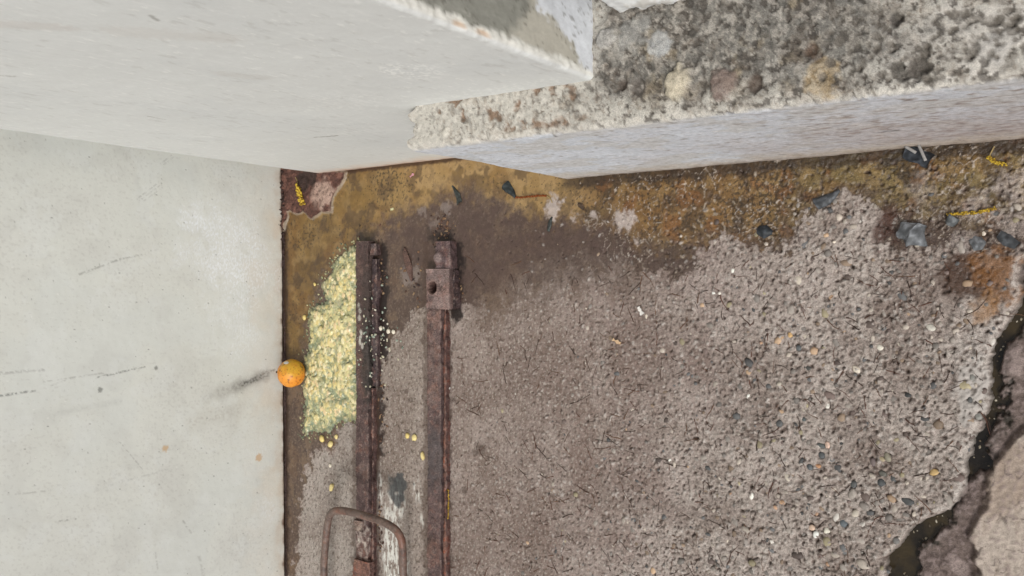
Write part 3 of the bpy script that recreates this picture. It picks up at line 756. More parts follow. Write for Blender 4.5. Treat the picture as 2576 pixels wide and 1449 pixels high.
# top: rough, painted cream near the pier, blackened in the middle, pale and speckled to the right
tcx, tcy = LV[..., 0], LV[..., 1]
tc_ = np.empty(LV.shape); tc_[:] = lin((187, 183, 174))
l4 = fbm3(LV, 75.0, 3, 201.0); l5 = fbm3(LV, 20.0, 4, 211.0, 0.6)
cre = sst(-0.54, -0.64, tcx + 0.04 * l1 + 0.02 * l2)
grime = sst(-0.64, -0.55, tcx + 0.05 * l5) * sst(-0.12, -0.30, tcx + 0.09 * l5) * sst(0.216, 0.262, tcy + 0.018 * l5 + 0.006 * l2)
tc_ = over(tc_, grime * 0.90, (112, 109, 103))
l6 = fbm3(LV, 110.0, 4, 241.0, 0.65)
tc_ = over(tc_, grime * sst(0.0, 0.25, 0.6 * l5 + 0.6 * l6) * 0.6, (84, 81, 76))
tc_ = over(tc_, grime * sst(0.15, 0.35, -0.4 * l5 + 0.7 * l6) * 0.55, (172, 166, 156))
tc_ = over(tc_, (1 - grime) * sst(0.25, 0.5, l6 + 0.4 * l5) * 0.5, (140, 128, 114))
tc_ = over(tc_, grime * sst(0.25, 0.55, fbm3(LV, 13.0, 4, 221.0, 0.6)) * 0.5, (152, 136, 108))
tc_ = over(tc_, grime * sst(0.2, 0.5, l4) * 0.5, (168, 162, 152))
tc_ = over(tc_, (1 - cre) * sst(0.10, 0.45, l5 + 0.4 * l4) * 0.35, (140, 132, 122))
pit = sst(0.22, 0.48, l2 + 0.35 * l5) * sst(0.214, 0.226, tcy)
tc_ = over(tc_, pit * cre * 0.85, (126, 100, 78))
tc_ = over(tc_, pit * (1 - cre) * 0.4, (100, 93, 85))
crack = sst(0.06, 0.01, np.abs(fbm3(LV, 30.0, 3, 231.0))) * sst(-0.05, 0.3, l5)
tc_ = over(tc_, crack * 0.6, (104, 92, 80))
tc_ = over(tc_, sst(0.45, 0.6, l3 + 0.25 * l2) * 0.6, (84, 76, 68))
tc_ = over(tc_, sst(-0.30, -0.12, tcx + 0.06 * l5) * sst(0.35, -0.1, l5) * 0.6, (208, 202, 194))
tc_ = over(tc_, sst(0.012, 0.002, edge_d + 0.006 * l2) * 0.30, (204, 200, 192))
lc = fc * (1 - topm[..., None]) + tc_ * topm[..., None]
lip = sst(0.016, 0.0, np.abs(LV[..., 2] - tz(LV[..., 0])) + np.maximum(edge_d, 0))
flatw = 0.45 + 0.55 * sst(-0.35, -0.55, tcx)
rdg = np.clip(1 - 3.2 * np.abs(fbm3(LV, 34.0, 3, 261.0, 0.55)), 0, 1)          # trowel ridges: sharp crests, flat between
pk = sst(0.30, 0.36, fbm3(LV, 85.0, 3, 271.0, 0.6))                           # crisp little pock holes
tc_ = over(tc_, pk * (1 - 0.5 * cre) * 0.75, (74, 68, 62))
tc_ = over(tc_, sst(0.32, 0.38, fbm3(LV, 70.0, 4, 281.0, 0.65)) * 0.40, (196, 190, 180))
tc_ = over(tc_, sst(0.30, 0.38, fbm3(LV, 60.0, 4, 291.0, 0.65)) * grime * 0.55, (70, 67, 63))
lc = fc * (1 - topm[..., None]) + tc_ * topm[..., None]
ln = topm * (0.0009 * l5 + 0.0022 * l1 + 0.0012 * rdg * flatw * (1 - 0.5 * cre) - 0.0026 * pit * (0.35 + 0.65 * cre) - 0.0016 * pk * (1 - 0.6 * cre) - 0.0016 * crack + 0.0006 * l4) + (1 - topm) * (0.0005 * l2 + 0.0012 * l1 + 0.0004 * lst) + lip * (0.0006 * l2 + 0.0005 * l3) - lip * 0.004 * sst(0.25, 0.40, l5 + 0.5 * l2)
# stones bedded in the top, hollows and dark specks
SPOT = [(1700, 212, .017, .013, (200, 190, 168), .8), (1815, 208, .018, .007, (130, 112, 104), .75), (1590, 70, .022, .003, (160, 160, 156), .5), (1520, 95, .012, .006, (166, 164, 160), .6), (1655, 105, .016, .002, (178, 180, 180), .7), (2300, 152, .013, -.008, (84, 78, 72), .85), (2245, 160, .009, -.006, (84, 80, 74), .85),
        (2240, 35, .009, -.006, (76, 72, 68), .85), (2025, 118, .012, -.008, (96, 76, 62), .7), (1885, 207, .011, -.008, (92, 78, 68), .8), (2500, 110, .016, .001, (184, 180, 174), .7), (2060, 205, .024, .0, (182, 156, 112), .45), (1600, 215, .012, -.005, (104, 98, 92), .6), (1560, 212, .008, -.006, (96, 86, 78), .7), (1130, 335, .006, .005, (208, 203, 190), .5)]
for _ in range(260):
    X = R.uniform(2050, 2590); SPOT.append((X, R.uniform(0, 195), R.choice((.0018, .0025, .003, .0045)), -.0015, (104, 98, 90), R.uniform(.4, .85)))
for (X, Y, r, h, cc, al) in SPOT:
    cx, cy, cz = fl(X, Y, 0.42)
    a0, a1 = np.searchsorted(lx, (cx - 1.5 * r, cx + 1.5 * r)); sl_ = slice(max(a0 - 1, 0), a1 + 1)
    e = np.hypot(tcx[sl_] - cx, tcy[sl_] - cy) / r + 0.45 * l5[sl_] + 0.35 * l4[sl_] + 0.25 * l2[sl_]
    m = topm[sl_] * sst(1.15, 0.70, e)
    ln[sl_] += h * topm[sl_] * np.sqrt(np.clip(1 - e * e, 0, 1)); lc[sl_] = over(lc[sl_], m * al, cc)
LV[..., 1] += LN[None, :, 0] * ln; LV[..., 2] += LN[None, :, 1] * ln
# ragged left end: the lip overhangs a little
endw = sst(LX0 + 0.05, LX0, LV[..., 0])
jag = 0.024 * fbm2(LV[..., 1] * 1.0, LV[..., 2] * 0.3, 30.0, 3, 7.0) - 0.004
LV[..., 0] += endw * jag * sst(0.36, 0.42, LV[..., 2])
led_root = empty('concrete_step', (LX0, LY0, 0))
tag(led_root, 'low limewashed concrete step with rough pitted top, running right from the pier', 'step')
off = np.array([LX0, LY0, 0])
mesh_obj('step_body', LV - off, grid_faces(len(lx), len(lp), flip=True), M_ledge, led_root, lc, {'grit': np.clip(0.10 + topm * (0.22 + 0.60 * (1 - cre) * sst(-0.06, -0.30, tcx)), 0, 1.1)})
# closing face at the left end
ring = LV[0]
kk = 10
EV = np.zeros((len(ring), kk, 3))
for k in range(kk):
    t = k / (kk - 1)
    EV[:, k] = ring * (1 - t) + np.array([LX0 + 0.01, LYB, 0.1]) * t
EV[:, :, 0] += 0.003 * fbm3(EV, 40, 3, 3.0) * np.linspace(0, 1, kk)[None, :]
mesh_obj('step_end', EV - off, grid_faces(len(ring), kk, flip=True), M_ledge, led_root, np.broadcast_to(lin((196, 190, 178)), EV.shape), {'grit': np.full(EV.shape[:2], 0.7)})

# ------------------------------------------------------------------ white frame post standing on the step
fx0, fy0 = -0.559, 0.360
pz2 = np.concatenate([np.arange(0.395, 0.62, 0.003), 0.62 + 1.9 * np.linspace(0.05, 1, 10)])
pr2 = np.concatenate([np.stack([np.full(40, fx0), np.linspace(0.52, fy0 + 0.006, 40)], 1), np.array([[fx0 + 0.001, fy0 + 0.002], [fx0 + 0.004, fy0]]),
                      np.stack([np.arange(fx0 + 0.008, fx0 + 0.17, 0.003), np.full(len(np.arange(fx0 + 0.008, fx0 + 0.17, 0.003)), fy0)], 1), np.array([[fx0 + 0.172, fy0 + 0.002], [fx0 + 0.172, 0.52]])])
FV = np.zeros((len(pr2), len(pz2), 3)); FV[..., 0] = pr2[:, 0][:, None]; FV[..., 1] = pr2[:, 1][:, None]; FV[..., 2] = pz2
f2 = fbm3(FV, 34, 3, 2.0); f3 = fbm3(FV, 120, 3, 9.0)
FV[..., 1] -= 0.001 * f2 + 0.0008 * f3 + 0.006 * sst(0.46, 0.43, FV[..., 2]) * np.clip(f2 + 0.3, 0, 1)
FC = np.empty(FV.shape); FC[:] = lin((212, 213, 212))
FC = over(FC, sst(0.2, 0.5, f2 + 0.4 * f3) * 0.5, (176, 168, 156))
post = mesh_obj('frame_post', FV - np.array([fx0, fy0, 0.42]), grid_faces(len(pr2), len(pz2)), M_pier, None, FC, {'grit': np.full(f2.shape, 0.5)})
post.location = (fx0, fy0, 0.42)
tag(post, 'white painted post standing on the step beside the pier, only its foot in view', 'post')


# ------------------------------------------------------------------ steel rails
def rust_colour(Vv, a, b, red, sidem, off=0.0, redamt=0.3):
    r1 = fbm3(Vv, 14, 3, off); r2 = fbm3(Vv, 70, 3, off + 5); r3 = fbm3(Vv, 200, 2, off + 9)
    c = np.empty(Vv.shape); c[:] = lin(a)
    c = over(c, sst(0.0, 0.5, r1) * 0.7, b)
    c = over(c, sst(0.1, 0.5, r2 + 0.4 * r1) * redamt, red)
    c = over(c, sst(0.30, 0.55, r3 + 0.2 * r2) * 0.55, (142, 126, 118))
    c = over(c, sst(0.2, 0.5, fbm3(Vv, 30, 4, off + 21, 0.6)) * 0.28, (128, 90, 74))
    c = over(c, sst(0.15, 0.45, fbm3(Vv, 36, 4, off + 25, 0.6)) * 0.5, (62, 48, 48))
    c = over(c, sst(0.05, 0.0, np.abs(r2)) * 0.55, (52, 38, 36))
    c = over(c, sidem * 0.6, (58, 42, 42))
    return c, r1, r2, r3


def bar(name, parent, origin, xl, xr, zt, ya, yb, a=(88, 70, 67), b=(114, 96, 90), red=(118, 74, 58), off=0.0, rough=0.0007, flake=0.0, redamt=0.3, hook=None, zb=-0.004):
    ys = grade(max(ya, -0.78), yb, 0.0024, ya, yb, 10)
    pr = resample([(xl, zb), (xl, zt - 0.0016), (xl + 0.0014, zt), (xr - 0.0014, zt), (xr, zt - 0.0014), (xr + 0.0015, zb)], 0.0023)
    Vv = np.zeros((len(ys), len(pr), 3)); Vv[..., 0] = pr[None, :, 0]; Vv[..., 1] = ys[:, None]; Vv[..., 2] = pr[None, :, 1]
    N = np.zeros_like(pr); d = np.gradient(pr, axis=0); N[:, 0] = -d[:, 1]; N[:, 1] = d[:, 0]; N /= np.linalg.norm(N, axis=1)[:, None]
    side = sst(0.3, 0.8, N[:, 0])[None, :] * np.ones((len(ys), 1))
    c, r1, r2, r3 = rust_colour(Vv, a, b, red, side, off, redamt)
    dn = rough * (1.3 * r2 + 1.2 * r3) + 0.0016 * r1 - 0.0028 * sst(0.25, 0.5, fbm3(Vv, 55, 3, off + 13)) * (0.3 + 0.7 * sst(0.006, 0.0, np.minimum(np.abs(Vv[..., 0] - xr), np.abs(Vv[..., 0] - xl))))
    dn = dn + side * (0.0012 * fbm3(Vv * np.array([1, .25, 1]), 120, 3, off) + flake * np.clip(fbm3(Vv * np.array([1, .3, 1]), 40, 3, off + 3), -0.5, 1))
    wob = 0.0016 * n2(Vv[..., 1] * 22 + off, Vv[..., 0] * 0 + off) + 0.0012 * n2(Vv[..., 1] * 70 + off, Vv[..., 0] * 0 + 3)
    Vv[..., 0] += wob * sst(0.2, 0.8, (Vv[..., 0] - xl) / (xr - xl))
    Vv[..., 0] += N[None, :, 0] * dn; Vv[..., 2] += N[None, :, 1] * dn
    rimb = sst(0.004, 0.001, np.hypot(Vv[..., 0] - xr, Vv[..., 2] - zt))  # edge highlight painted along the bar's upper right edge
    c = over(c, rimb * sst(-0.2, 0.3, r2) * 0.45, (140, 124, 116))
    g = np.ones(Vv.shape[:2])
    if hook: Vv, c = hook(Vv, c, r2)
    # closed ends
    n = len(pr); m = len(ys)
    V_ = Vv.reshape(-1, 3); F_ = grid_faces(m, n, flip=False)
    V_ = np.concatenate([V_, Vv[-1].mean(0, keepdims=True), Vv[0].mean(0, keepdims=True)])
    cF = np.concatenate([c.reshape(-1, 3), np.tile(lin((70, 54, 52)), (2, 1))])
    base = (m - 1) * n
    caps = [[base + k, m * n, m * n, base + k + 1] for k in range(n - 1)]
    faces = [list(f) for f in F_.tolist()] + [[base + k, base + k + 1, m * n] for k in range(n - 1)] + [[k + 1, k, m * n + 1] for k in range(n - 1)]
    return mesh_obj(name, V_ - np.array(origin), faces, M_rust, parent, cF, {'grit': np.ones(len(V_))})


ZT = 0.019
xw = lambda X, Y, z: fl(X, Y, z)[0]
lx_l, lx_r = xw(894, 1000, ZT), xw(926, 1000, ZT)
yh = fl(900, 607, ZT)[1]
ylow = -1.25
rail1 = empty('steel_rail', (lx_l, yh, 0))
tag(rail1, 'rusty flat steel rail nearer the wall, spilled mash heaped against it', 'rail', 'rusted rails on the floor')
O1 = (lx_l, yh, 0)


def spots(Vv, c, r2):
    grn = sst(0.10, 0.02, np.abs(Vv[..., 1] + 0.10) - 0.10 + 0.05 * r2) * sst(0.25, 0.75, (Vv[..., 0] - lx_l) / (lx_r - lx_l) + 0.3 * r2)
    c = over(c, grn * 0.75, (46, 46, 42))
    for (X, Y) in ((902, 768), (905, 780), (903, 800), (907, 835), (906, 850), (905, 860), (912, 870), (930, 1225), (903, 1360), (918, 1370), (905, 1330)):
        x, y, _ = fl(X, Y, ZT)
        e = np.hypot(Vv[..., 0] - x, (Vv[..., 1] - y) * 0.7) / 0.005 + 0.4 * r2
        c = over(c, sst(1.1, 0.6, e) * (Vv[..., 2] > 0.012) * 0.8, (196, 192, 180))
    yb_ = fl(915, 1340, ZT)[1]
    m = sst(0.07, 0.03, np.abs(Vv[..., 1] - yb_ + 0.02) + 0.02 * r2) * (Vv[..., 2] > 0.012)
    c = over(c, m * sst(-0.2, 0.3, r2) * 0.7, (172, 162, 154))
    c = over(c, sst(-0.5, -0.65, Vv[..., 1]) * 0.35, (132, 96, 82))
    c = over(c, sst(-0.15, 0.02, Vv[..., 1]) * 0.55, (74, 58, 54))
    return Vv, c


bar('rail_bar', rail1, O1, lx_l, lx_r, ZT, ylow, yh, off=2.0, flake=0.001, hook=spots)
xs = lx_r + 0.0005
bar('rust_scale', rail1, O1, xs, xs + 0.016, 0.013, fl(0, 672, 0)[1], yh - 0.006, a=(70, 56, 58), b=(96, 84, 84), off=7.0, flake=0.004, rough=0.001)
bar('side_flange', rail1, O1, xs + 0.002, xs + 0.019, 0.011, fl(0, 880, 0)[1], fl(0, 678, 0)[1], a=(66, 54, 56), b=(92, 82, 82), off=17.0, flake=0.004, rough=0.001)
bar('side_flange', rail1, O1, xs, xs + 0.006, 0.010, ylow, fl(0, 884, 0)[1], a=(88, 62, 56), b=(112, 84, 74), red=(128, 72, 52), off=27.0, flake=0.002, redamt=0.6)
# lifted scale low on the rail
yk = fl(910, 1412, ZT)[1]
bar('scale_flake', rail1, O1, lx_l - 0.002, lx_r + 0.010, ZT + 0.006, yk - 0.10, yk + 0.004, a=(128, 94, 82), b=(146, 116, 100), red=(140, 84, 62), off=31.0, flake=0.003, rough=0.002, zb=0.012, redamt=0.6)
yk2 = fl(905, 1322, ZT)[1]
bar('scale_flake', rail1, O1, lx_l - 0.002, lx_l + 0.026, ZT + 0.004, yk2 - 0.012, yk2 + 0.012, a=(128, 112, 102), b=(150, 134, 122), off=37.0, flake=0.002, rough=0.002, zb=0.012)

r_l, r_r = xw(1074, 1000, ZT), xw(1109, 1000, ZT)
rail2 = empty('steel_rail', (r_l, yh, 0))
tag(rail2, 'rusty steel rail farther from the wall, with a sleeve and round hole', 'rail', 'rusted rails on the floor')
O2 = (r_l, yh, 0)


def dark_patch(Vv, c, r2):
    y0_ = fl(1090, 1150, ZT)[1]
    c = over(c, sst(0.09, 0.03, np.abs(Vv[..., 1] - y0_) + 0.02 * r2) * (Vv[..., 2] > 0.015) * 0.7, (84, 78, 78))
    x, y, _ = fl(1086, 1375, ZT)
    e = np.hypot(Vv[..., 0] - x, (Vv[..., 1] - y) * .6) / 0.014 + 0.3 * r2
    Vv[..., 2] += 0.004 * sst(1.0, 0.5, e) * (Vv[..., 2] > 0.012)
    c = over(c, sst(1.2, 0.9, e) * 0.4, (70, 56, 50))
    return Vv, c


ys1 = fl(1100, 676, 0.026)[1]; ys0 = fl(1100, 778, 0.026)[1]
bar('rail_bar', rail2, O2, r_l, r_r, ZT, ylow, ys0 + 0.004, a=(98, 80, 77), b=(122, 104, 98), off=42.0, hook=dark_patch)
bar('side_flange', rail2, O2, r_r + 0.0005, r_r + 0.008, 0.012, ylow, ys0, a=(104, 72, 62), b=(126, 94, 82), red=(142, 78, 54), off=47.0, flake=0.003, redamt=0.9)
e_l, e_r = xw(1092, 640, 0.022), xw(1131, 640, 0.022)


def nub(Vv, c, r2):
    x, y, _ = fl(1103, 648, 0.022)
    e = np.hypot(Vv[..., 0] - x, Vv[..., 1] - y) / 0.014 + 0.2 * r2
    up = Vv[..., 2] > 0.016
    Vv[..., 2] += up * 0.007 * np.sqrt(np.clip(1 - e * e, 0, 1))
    c = over(c, up * sst(1.0, 0.6, e) * 0.6, (142, 126, 122))
    return Vv, c


bar('end_stub', rail2, O2, e_l, e_r, 0.021, ys1 - 0.004, fl(1100, 607, 0.021)[1], a=(96, 78, 78), b=(120, 102, 102), off=52.0, flake=0.003, hook=nub)
s_l, s_r = xw(1071, 720, 0.026), xw(1130, 720, 0.026)
hx, hy, _ = fl(1087, 723, 0.026)


def hole(Vv, c, r2):
    d = np.hypot(Vv[..., 0] - hx, Vv[..., 1] - hy)
    up = Vv[..., 2] > 0.020
    m = sst(0.0135, 0.0115, d)
    c = over(c, up * sst(0.019, 0.014, d) * 0.5, (150, 122, 112))
    c = over(c, up * sst(0.0145, 0.012, d), (52, 28, 22))
    Vv[..., 2] = np.where(up, Vv[..., 2] - 0.022 * m + 0.0012 * sst(0.018, 0.0145, d) * (1 - m), Vv[..., 2])
    return Vv, c


sl = bar('bolt_sleeve', rail2, O2, s_l, s_r, 0.026, ys0, ys1, a=(122, 104, 100), b=(148, 128, 122), red=(146, 108, 100), off=61.0, flake=0.002, rough=0.0004, hook=hole)
bar('side_flange', rail2, O2, s_r + 0.0005, s_r + 0.008, 0.016, ys0 + 0.001, ys1 - 0.003, a=(58, 45, 46), b=(80, 66, 68), off=71.0, flake=0.004, rough=0.0012)

# ------------------------------------------------------------------ U-shaped lifting handle


def tube(path, rad, seg=14, step=0.003):
    P_ = resample(path, step)
    for _ in range(0): pass
    T = np.gradient(P_, axis=0); T /= np.linalg.norm(T, axis=1)[:, None]
    up = np.array([0, 0, 1.0]); V_ = []
    for p, t, r in zip(P_, T, np.broadcast_to(rad, len(P_))):
        s_ = np.cross(t, up); s_ /= max(np.linalg.norm(s_), 1e-6); n_ = np.cross(s_, t)
        a_ = np.linspace(0, 2 * math.pi, seg, endpoint=False)
        V_.append(p + r * (np.cos(a_)[:, None] * s_ + np.sin(a_)[:, None] * n_))
    V_ = np.array(V_); m = len(V_)
    F_ = [[i * seg + k, i * seg + (k + 1) % seg, (i + 1) * seg + (k + 1) % seg, (i + 1) * seg + k] for i in range(m - 1) for k in range(seg)]
    F_ += [list(range(seg))[::-1], [(m - 1) * seg + k for k in range(seg)]]
    return V_, F_


def smooth_path(pts, it=3):
    p = [np.array(a, float) for a in pts]
    for _ in range(it):
        n = [p[0]]
        for a, b in zip(p[:-1], p[1:]): n += [a * .75 + b * .25, a * .25 + b * .75]
        n.append(p[-1]); p = n
    return p


HP = [(-1.385, -1.16, -0.01), (-1.390, -1.10, 0.010), fl(812, 1455, 0.062), fl(819, 1358, 0.085), fl(826, 1300, 0.093), fl(838, 1284, 0.096), fl(870, 1284, 0.097), fl(937, 1302, 0.096), fl(985, 1322, 0.094), fl(1007, 1345, 0.091), fl(1014, 1378, 0.086), fl(1013, 1455, 0.062)]
xr_ = fl(1013, 1455, 0.062)
HP[0] = (fl(812, 1455, .062)[0] - 0.01, -1.12, -0.01); HP[1] = (HP[0][0], -1.10, 0.008)
HP += [(xr_[0] - 0.01, -1.10, 0.008), (xr_[0] - 0.01, -1.12, -0.01)]
hv, hf = tube(smooth_path(HP, 3), 0.0083, 20, 0.0024)
hv = hv + 0.0005 * fbm3(hv, 120, 3, 31.0)[..., None] * np.array([1, 1, 1])
h1 = fbm3(hv, 18, 3, 3.0); h2 = fbm3(hv, 90, 3, 8.0)
hc = np.empty(hv.shape); hc[:] = lin((100, 84, 76))
hc = over(hc, sst(0.0, 0.4, fbm3(hv, 45, 4, 13.0, 0.6)) * 0.6, (70, 54, 50)); hc = over(hc, sst(0.1, 0.4, fbm3(hv, 160, 3, 23.0)) * 0.5, (134, 112, 100)); hc = over(hc, sst(0.0, 0.5, h1) * 0.5, (118, 92, 80)); hc = over(hc, sst(0.15, 0.5, h2 + 0.6 * h1) * 0.6, (126, 84, 68)); hc = over(hc, sst(0.3, 0.6, h2) * 0.4, (70, 56, 52))
handle = mesh_obj('lifting_handle', hv - np.array([HP[0][0], -1.1, 0]), hf, M_rod, None, hc, {'grit': np.ones(hv.shape[:2])})
handle.location = (HP[0][0], -1.1, 0)
tag(handle, 'bent brown steel rod forming a U-shaped handle over the rail nearer the wall', 'handle')

# ------------------------------------------------------------------ the fruit
OR = 0.0337
ocx, ocy, _ = fl(733.5, 938, OR)
fruit = empty('orange', (ocx, ocy, gz(ocx, ocy)))
tag(fruit, 'small ripe orange with dark specks and a white sticker, at the foot of the wall', 'orange')
nu, nv = 96, 64
th = np.linspace(0, 2 * math.pi, nu, endpoint=False); ph = np.linspace(0.001, math.pi - 0.001, nv)
TH_, PH_ = np.meshgrid(th, ph, indexing='ij')
ax_dir = Vector((-0.80, 0.06, 0.55)).normalized()                   # the stem end leans to the wall
rotm = np.array(ax_dir.to_track_quat('Z', 'Y').to_matrix())
D = np.stack([np.sin(PH_) * np.cos(TH_), np.sin(PH_) * np.sin(TH_), np.cos(PH_)], -1)
rr = OR * (1 + 0.035 * n3(D[..., 0] * 2 + 3, D[..., 1] * 2, D[..., 2] * 2) - 0.05 * np.exp(-(PH_ / 0.16) ** 2) - 0.02 * np.cos(PH_) ** 2)
OV = (D * rr[..., None]) @ rotm.T
fo = fbm3(D * OR, 60, 3, 2.0); fs = fbm3(D * OR, 190, 2, 5.0)
oc_ = np.empty(OV.shape); oc_[:] = lin((222, 146, 48))
oc_ = over(oc_, sst(0.0, 0.5, fo) * 0.5, (222, 128, 34))
Dw = D @ rotm.T
oc_ = over(oc_, sst(0.25, 0.9, Dw @ np.array([0.6, 0.7, 0.35]) + 0.15 * fo) * 0.7, (204, 168, 48))
oc_ = over(oc_, sst(0.42, 0.55, fs + 0.35 * fo) * 0.7, (112, 62, 22))
oc_ = over(oc_, sst(0.1, 0.45, fbm3(D * OR, 110, 3, 15.0)) * 0.35, (196, 110, 36))
for dx_, dy_, dz_, s_ in ((0.55, -0.38, 0.74, .07), (0.58, -0.40, 0.70, .05), (0.30, -0.1, 0.95, .05), (-0.1, 0.25, 0.9, .10), (0.1, 0.2, 0.95, .05), (0.45, -0.5, 0.7, .04)):
    v_ = np.array([dx_, dy_, dz_]); v_ /= np.linalg.norm(v_)
    oc_ = over(oc_, sst(1.2, 0.6, np.arccos(np.clip(Dw @ v_, -1, 1)) / s_ + 0.4 * fs) * 0.75, (92, 48, 18))
of = []
for i in range(nu):
    for j in range(nv - 1):
        of.append([i * nv + j, i * nv + j + 1, ((i + 1) % nu) * nv + j + 1, ((i + 1) % nu) * nv + j])
peel = mesh_obj('peel', OV + np.array([0, 0, OR]), of, M_peel, fruit, oc_, {'grit': np.full(OV.shape[:2], 0.6)})
sv, sf = tube([np.array(ax_dir) * OR * 0.93 + np.array([0, 0, OR]), np.array(ax_dir) * OR * 1.10 + np.array([0, 0, OR + .001])], [0.0026, 0.0030, 0.0024, 0.0022][:1][0], 9, 0.002)
mesh_obj('stem', sv, sf, M_twig, fruit, np.broadcast_to(lin((84, 66, 46)), sv.shape))
sd_ = np.array([0.12, 0.86, 0.62]); sd_ /= np.linalg.norm(sd_)
t1_ = np.cross(sd_, [0, 0, 1]); t1_ /= np.linalg.norm(t1_); t2_ = np.cross(sd_, t1_)
sv = []
for r_ in np.linspace(0, 1, 5):
    for a_ in np.linspace(0, 2 * math.pi, 20, endpoint=False):
        d_ = sd_ + 0.24 * r_ * math.cos(a_) * t1_ + 0.15 * r_ * math.sin(a_) * t2_
        sv.append(d_ / np.linalg.norm(d_) * (OR * 1.010 - 0.0004 * (r_ > 0.9)) + np.array([0, 0, OR]))
sfc = [[i * 20 + k, i * 20 + (k + 1) % 20, (i + 1) * 20 + (k + 1) % 20, (i + 1) * 20 + k] for i in range(4) for k in range(20)]
mesh_obj('sticker', np.array(sv), sfc, M_stick, fruit)

# ------------------------------------------------------------------ spilled grain mash
mp1 = [q(X, Y, 1050, 900, 3.622) for X, Y in ((1255, 215), (1180, 225), (1100, 270), (990, 350), (920, 470), (890, 580), (820, 690), (745, 740), (780, 880), (825, 1000), (690, 1050), (585, 1110), (590, 1250), (570, 1330))]
mp2 = [q(X, Y, 1000, 1100, 2.229) for X, Y in ((465, 380), (455, 480), (478, 600), (420, 650), (432, 760), (405, 900), (410, 1000), (430, 1100), (408, 1200), (402, 1320), (480, 1330), (560, 1300), (640, 1340), (690, 1260), (760, 1225), (858, 1205))]
mpoly = fp(mp1 + mp2) 
mpoly = mpoly + [(lx_l + 0.004, mpoly[-1][1]), (lx_l + 0.004, mpoly[0][1])]
ma = np.array(mpoly)
MX = np.arange(ma[:, 0].min() - 0.01, lx_l - 0.0004, 0.0013); MY = np.arange(ma[:, 1].min() - 0.01, ma[:, 1].max() + 0.01, 0.0013)
KX, KY = np.meshgrid(MX, MY, indexing='ij')
k1 = fbm2(KX, KY, 60, 3, 2.0); k2 = fbm2(KX, KY, 24, 3, 12.0); k3 = fbm2(KX, KY, 260, 2, 22.0)
sdm = sdist(KX + 0.004 * k1, KY + 0.004 * k2, mpoly)
body = sst(0.002, -0.012, sdm)
hmash = -0.003 + 0.0065 * body + 0.009 * sst(0.0, -0.05, sdm) * (0.7 + 0.5 * k2) + 0.0015 * k1 * body
mcol = np.empty(KX.shape + (3,)); mcol[:] = lin((160, 158, 116))
mcol = over(mcol, sst(-0.1, 0.5, k2) * 0.6, (190, 182, 130))
mcol = over(mcol, sst(0.1, 0.5, k1) * 0.45, (134, 140, 112))
mcol = over(mcol, sst(0.35, 0.6, k3 + 0.3 * k1) * 0.5, (84, 84, 62))
mcol = over(mcol, sst(-0.012, 0.0, sdm) * 0.5, (120, 128, 108))
lowp = sst(-0.16, -0.36, KY + 0.08 * k2)
mcol = over(mcol, sst(0.2, 0.5, fbm2(KX, KY, 45, 3, 33.0)) * 0.6, (104, 106, 78))
mcol = over(mcol, lowp * sst(-0.2, 0.4, -k2) * 0.6, (146, 160, 138))
# kernels: rounded lumps, each with its own height and colour
kern = 0; hbase = hmash.copy()
tone = [(224, 211, 160), (216, 203, 148), (214, 195, 132), (230, 220, 178), (194, 188, 138), (222, 198, 154), (204, 206, 160), (176, 178, 134), (190, 190, 150)]
while kern < 6500:
    x = R.uniform(MX[0], MX[-1]); y = R.uniform(MY[0], MY[-1])
    i = int((x - MX[0]) / 0.0013); j = int((y - MY[0]) / 0.0013)
    kern += 1
    if not (6 < i < len(MX) - 2 and 6 < j < len(MY) - 7) or sdm[i, j] > -0.002: continue
    if R.random() > 0.45 + 0.8 * (k2[i, j] + 0.1) + 0.3 * (sdm[i, j] < -0.02): continue
    big = R.random() < 0.26
    r = R.uniform(0.0016, 0.0034) if not big else R.uniform(0.0036, 0.0066)
    an = 1.57 + R.gauss(0, 0.5); el = R.uniform(1.0, 1.7)
    kk = int(r * el / 0.0013) + 2
    i0, i1, j0, j1 = max(i - kk, 0), min(i + kk + 1, len(MX)), max(j - kk, 0), min(j + kk + 1, len(MY))
    xx = KX[i0:i1, j0:j1] - x; yy = KY[i0:i1, j0:j1] - y
    e = np.hypot((xx * math.cos(an) + yy * math.sin(an)) / (r * el), (-xx * math.sin(an) + yy * math.cos(an)) / r) + 0.12 * k3[i0:i1, j0:j1]
    dome = np.sqrt(np.clip(1 - e * e, 0, 1))
    nh = hmash[i, j] * 0.6 + hbase[i, j] * 0.4 + r * 0.50 * dome
    hit = (e < 1) & (nh > hmash[i0:i1, j0:j1])
    hmash[i0:i1, j0:j1] = np.where(hit, nh, hmash[i0:i1, j0:j1])
    m = hit * sst(1.0, 0.7, e)
    mcol[i0:i1, j0:j1] = over(mcol[i0:i1, j0:j1], m * (R.uniform(0.75, 0.97) if big else R.uniform(0.25, 0.8)), R.choice(tone[:6] if big else tone))
fr_ = sst(-0.022, -0.002, sdm + 0.012 * k1 + 0.006 * k2) * (KX < lx_l - 0.006)
mcol = over(mcol, fr_ * 0.7, (92, 102, 82))
mcol = over(mcol, sst(0.25, 0.5, fbm2(KX, KY, 38, 4, 73.0, 0.6) + 0.25 * lowp) * 0.55, (112, 126, 104))
mash = mesh_obj('spilled_mash', np.stack([KX - lx_l, KY - ma[:, 1].mean(), hmash], -1), grid_faces(len(MX), len(MY)), M_mash, None, mcol, {'wet': 0.75 + 0.25 * sst(0, .5, -k1), 'grit': np.full(KX.shape, 0.5)})
mash.location = (lx_l, ma[:, 1].mean(), 0)
tag(mash, 'soggy yellow-green heap of spilled grain mash between the wall and the nearer rail', 'spilled food')


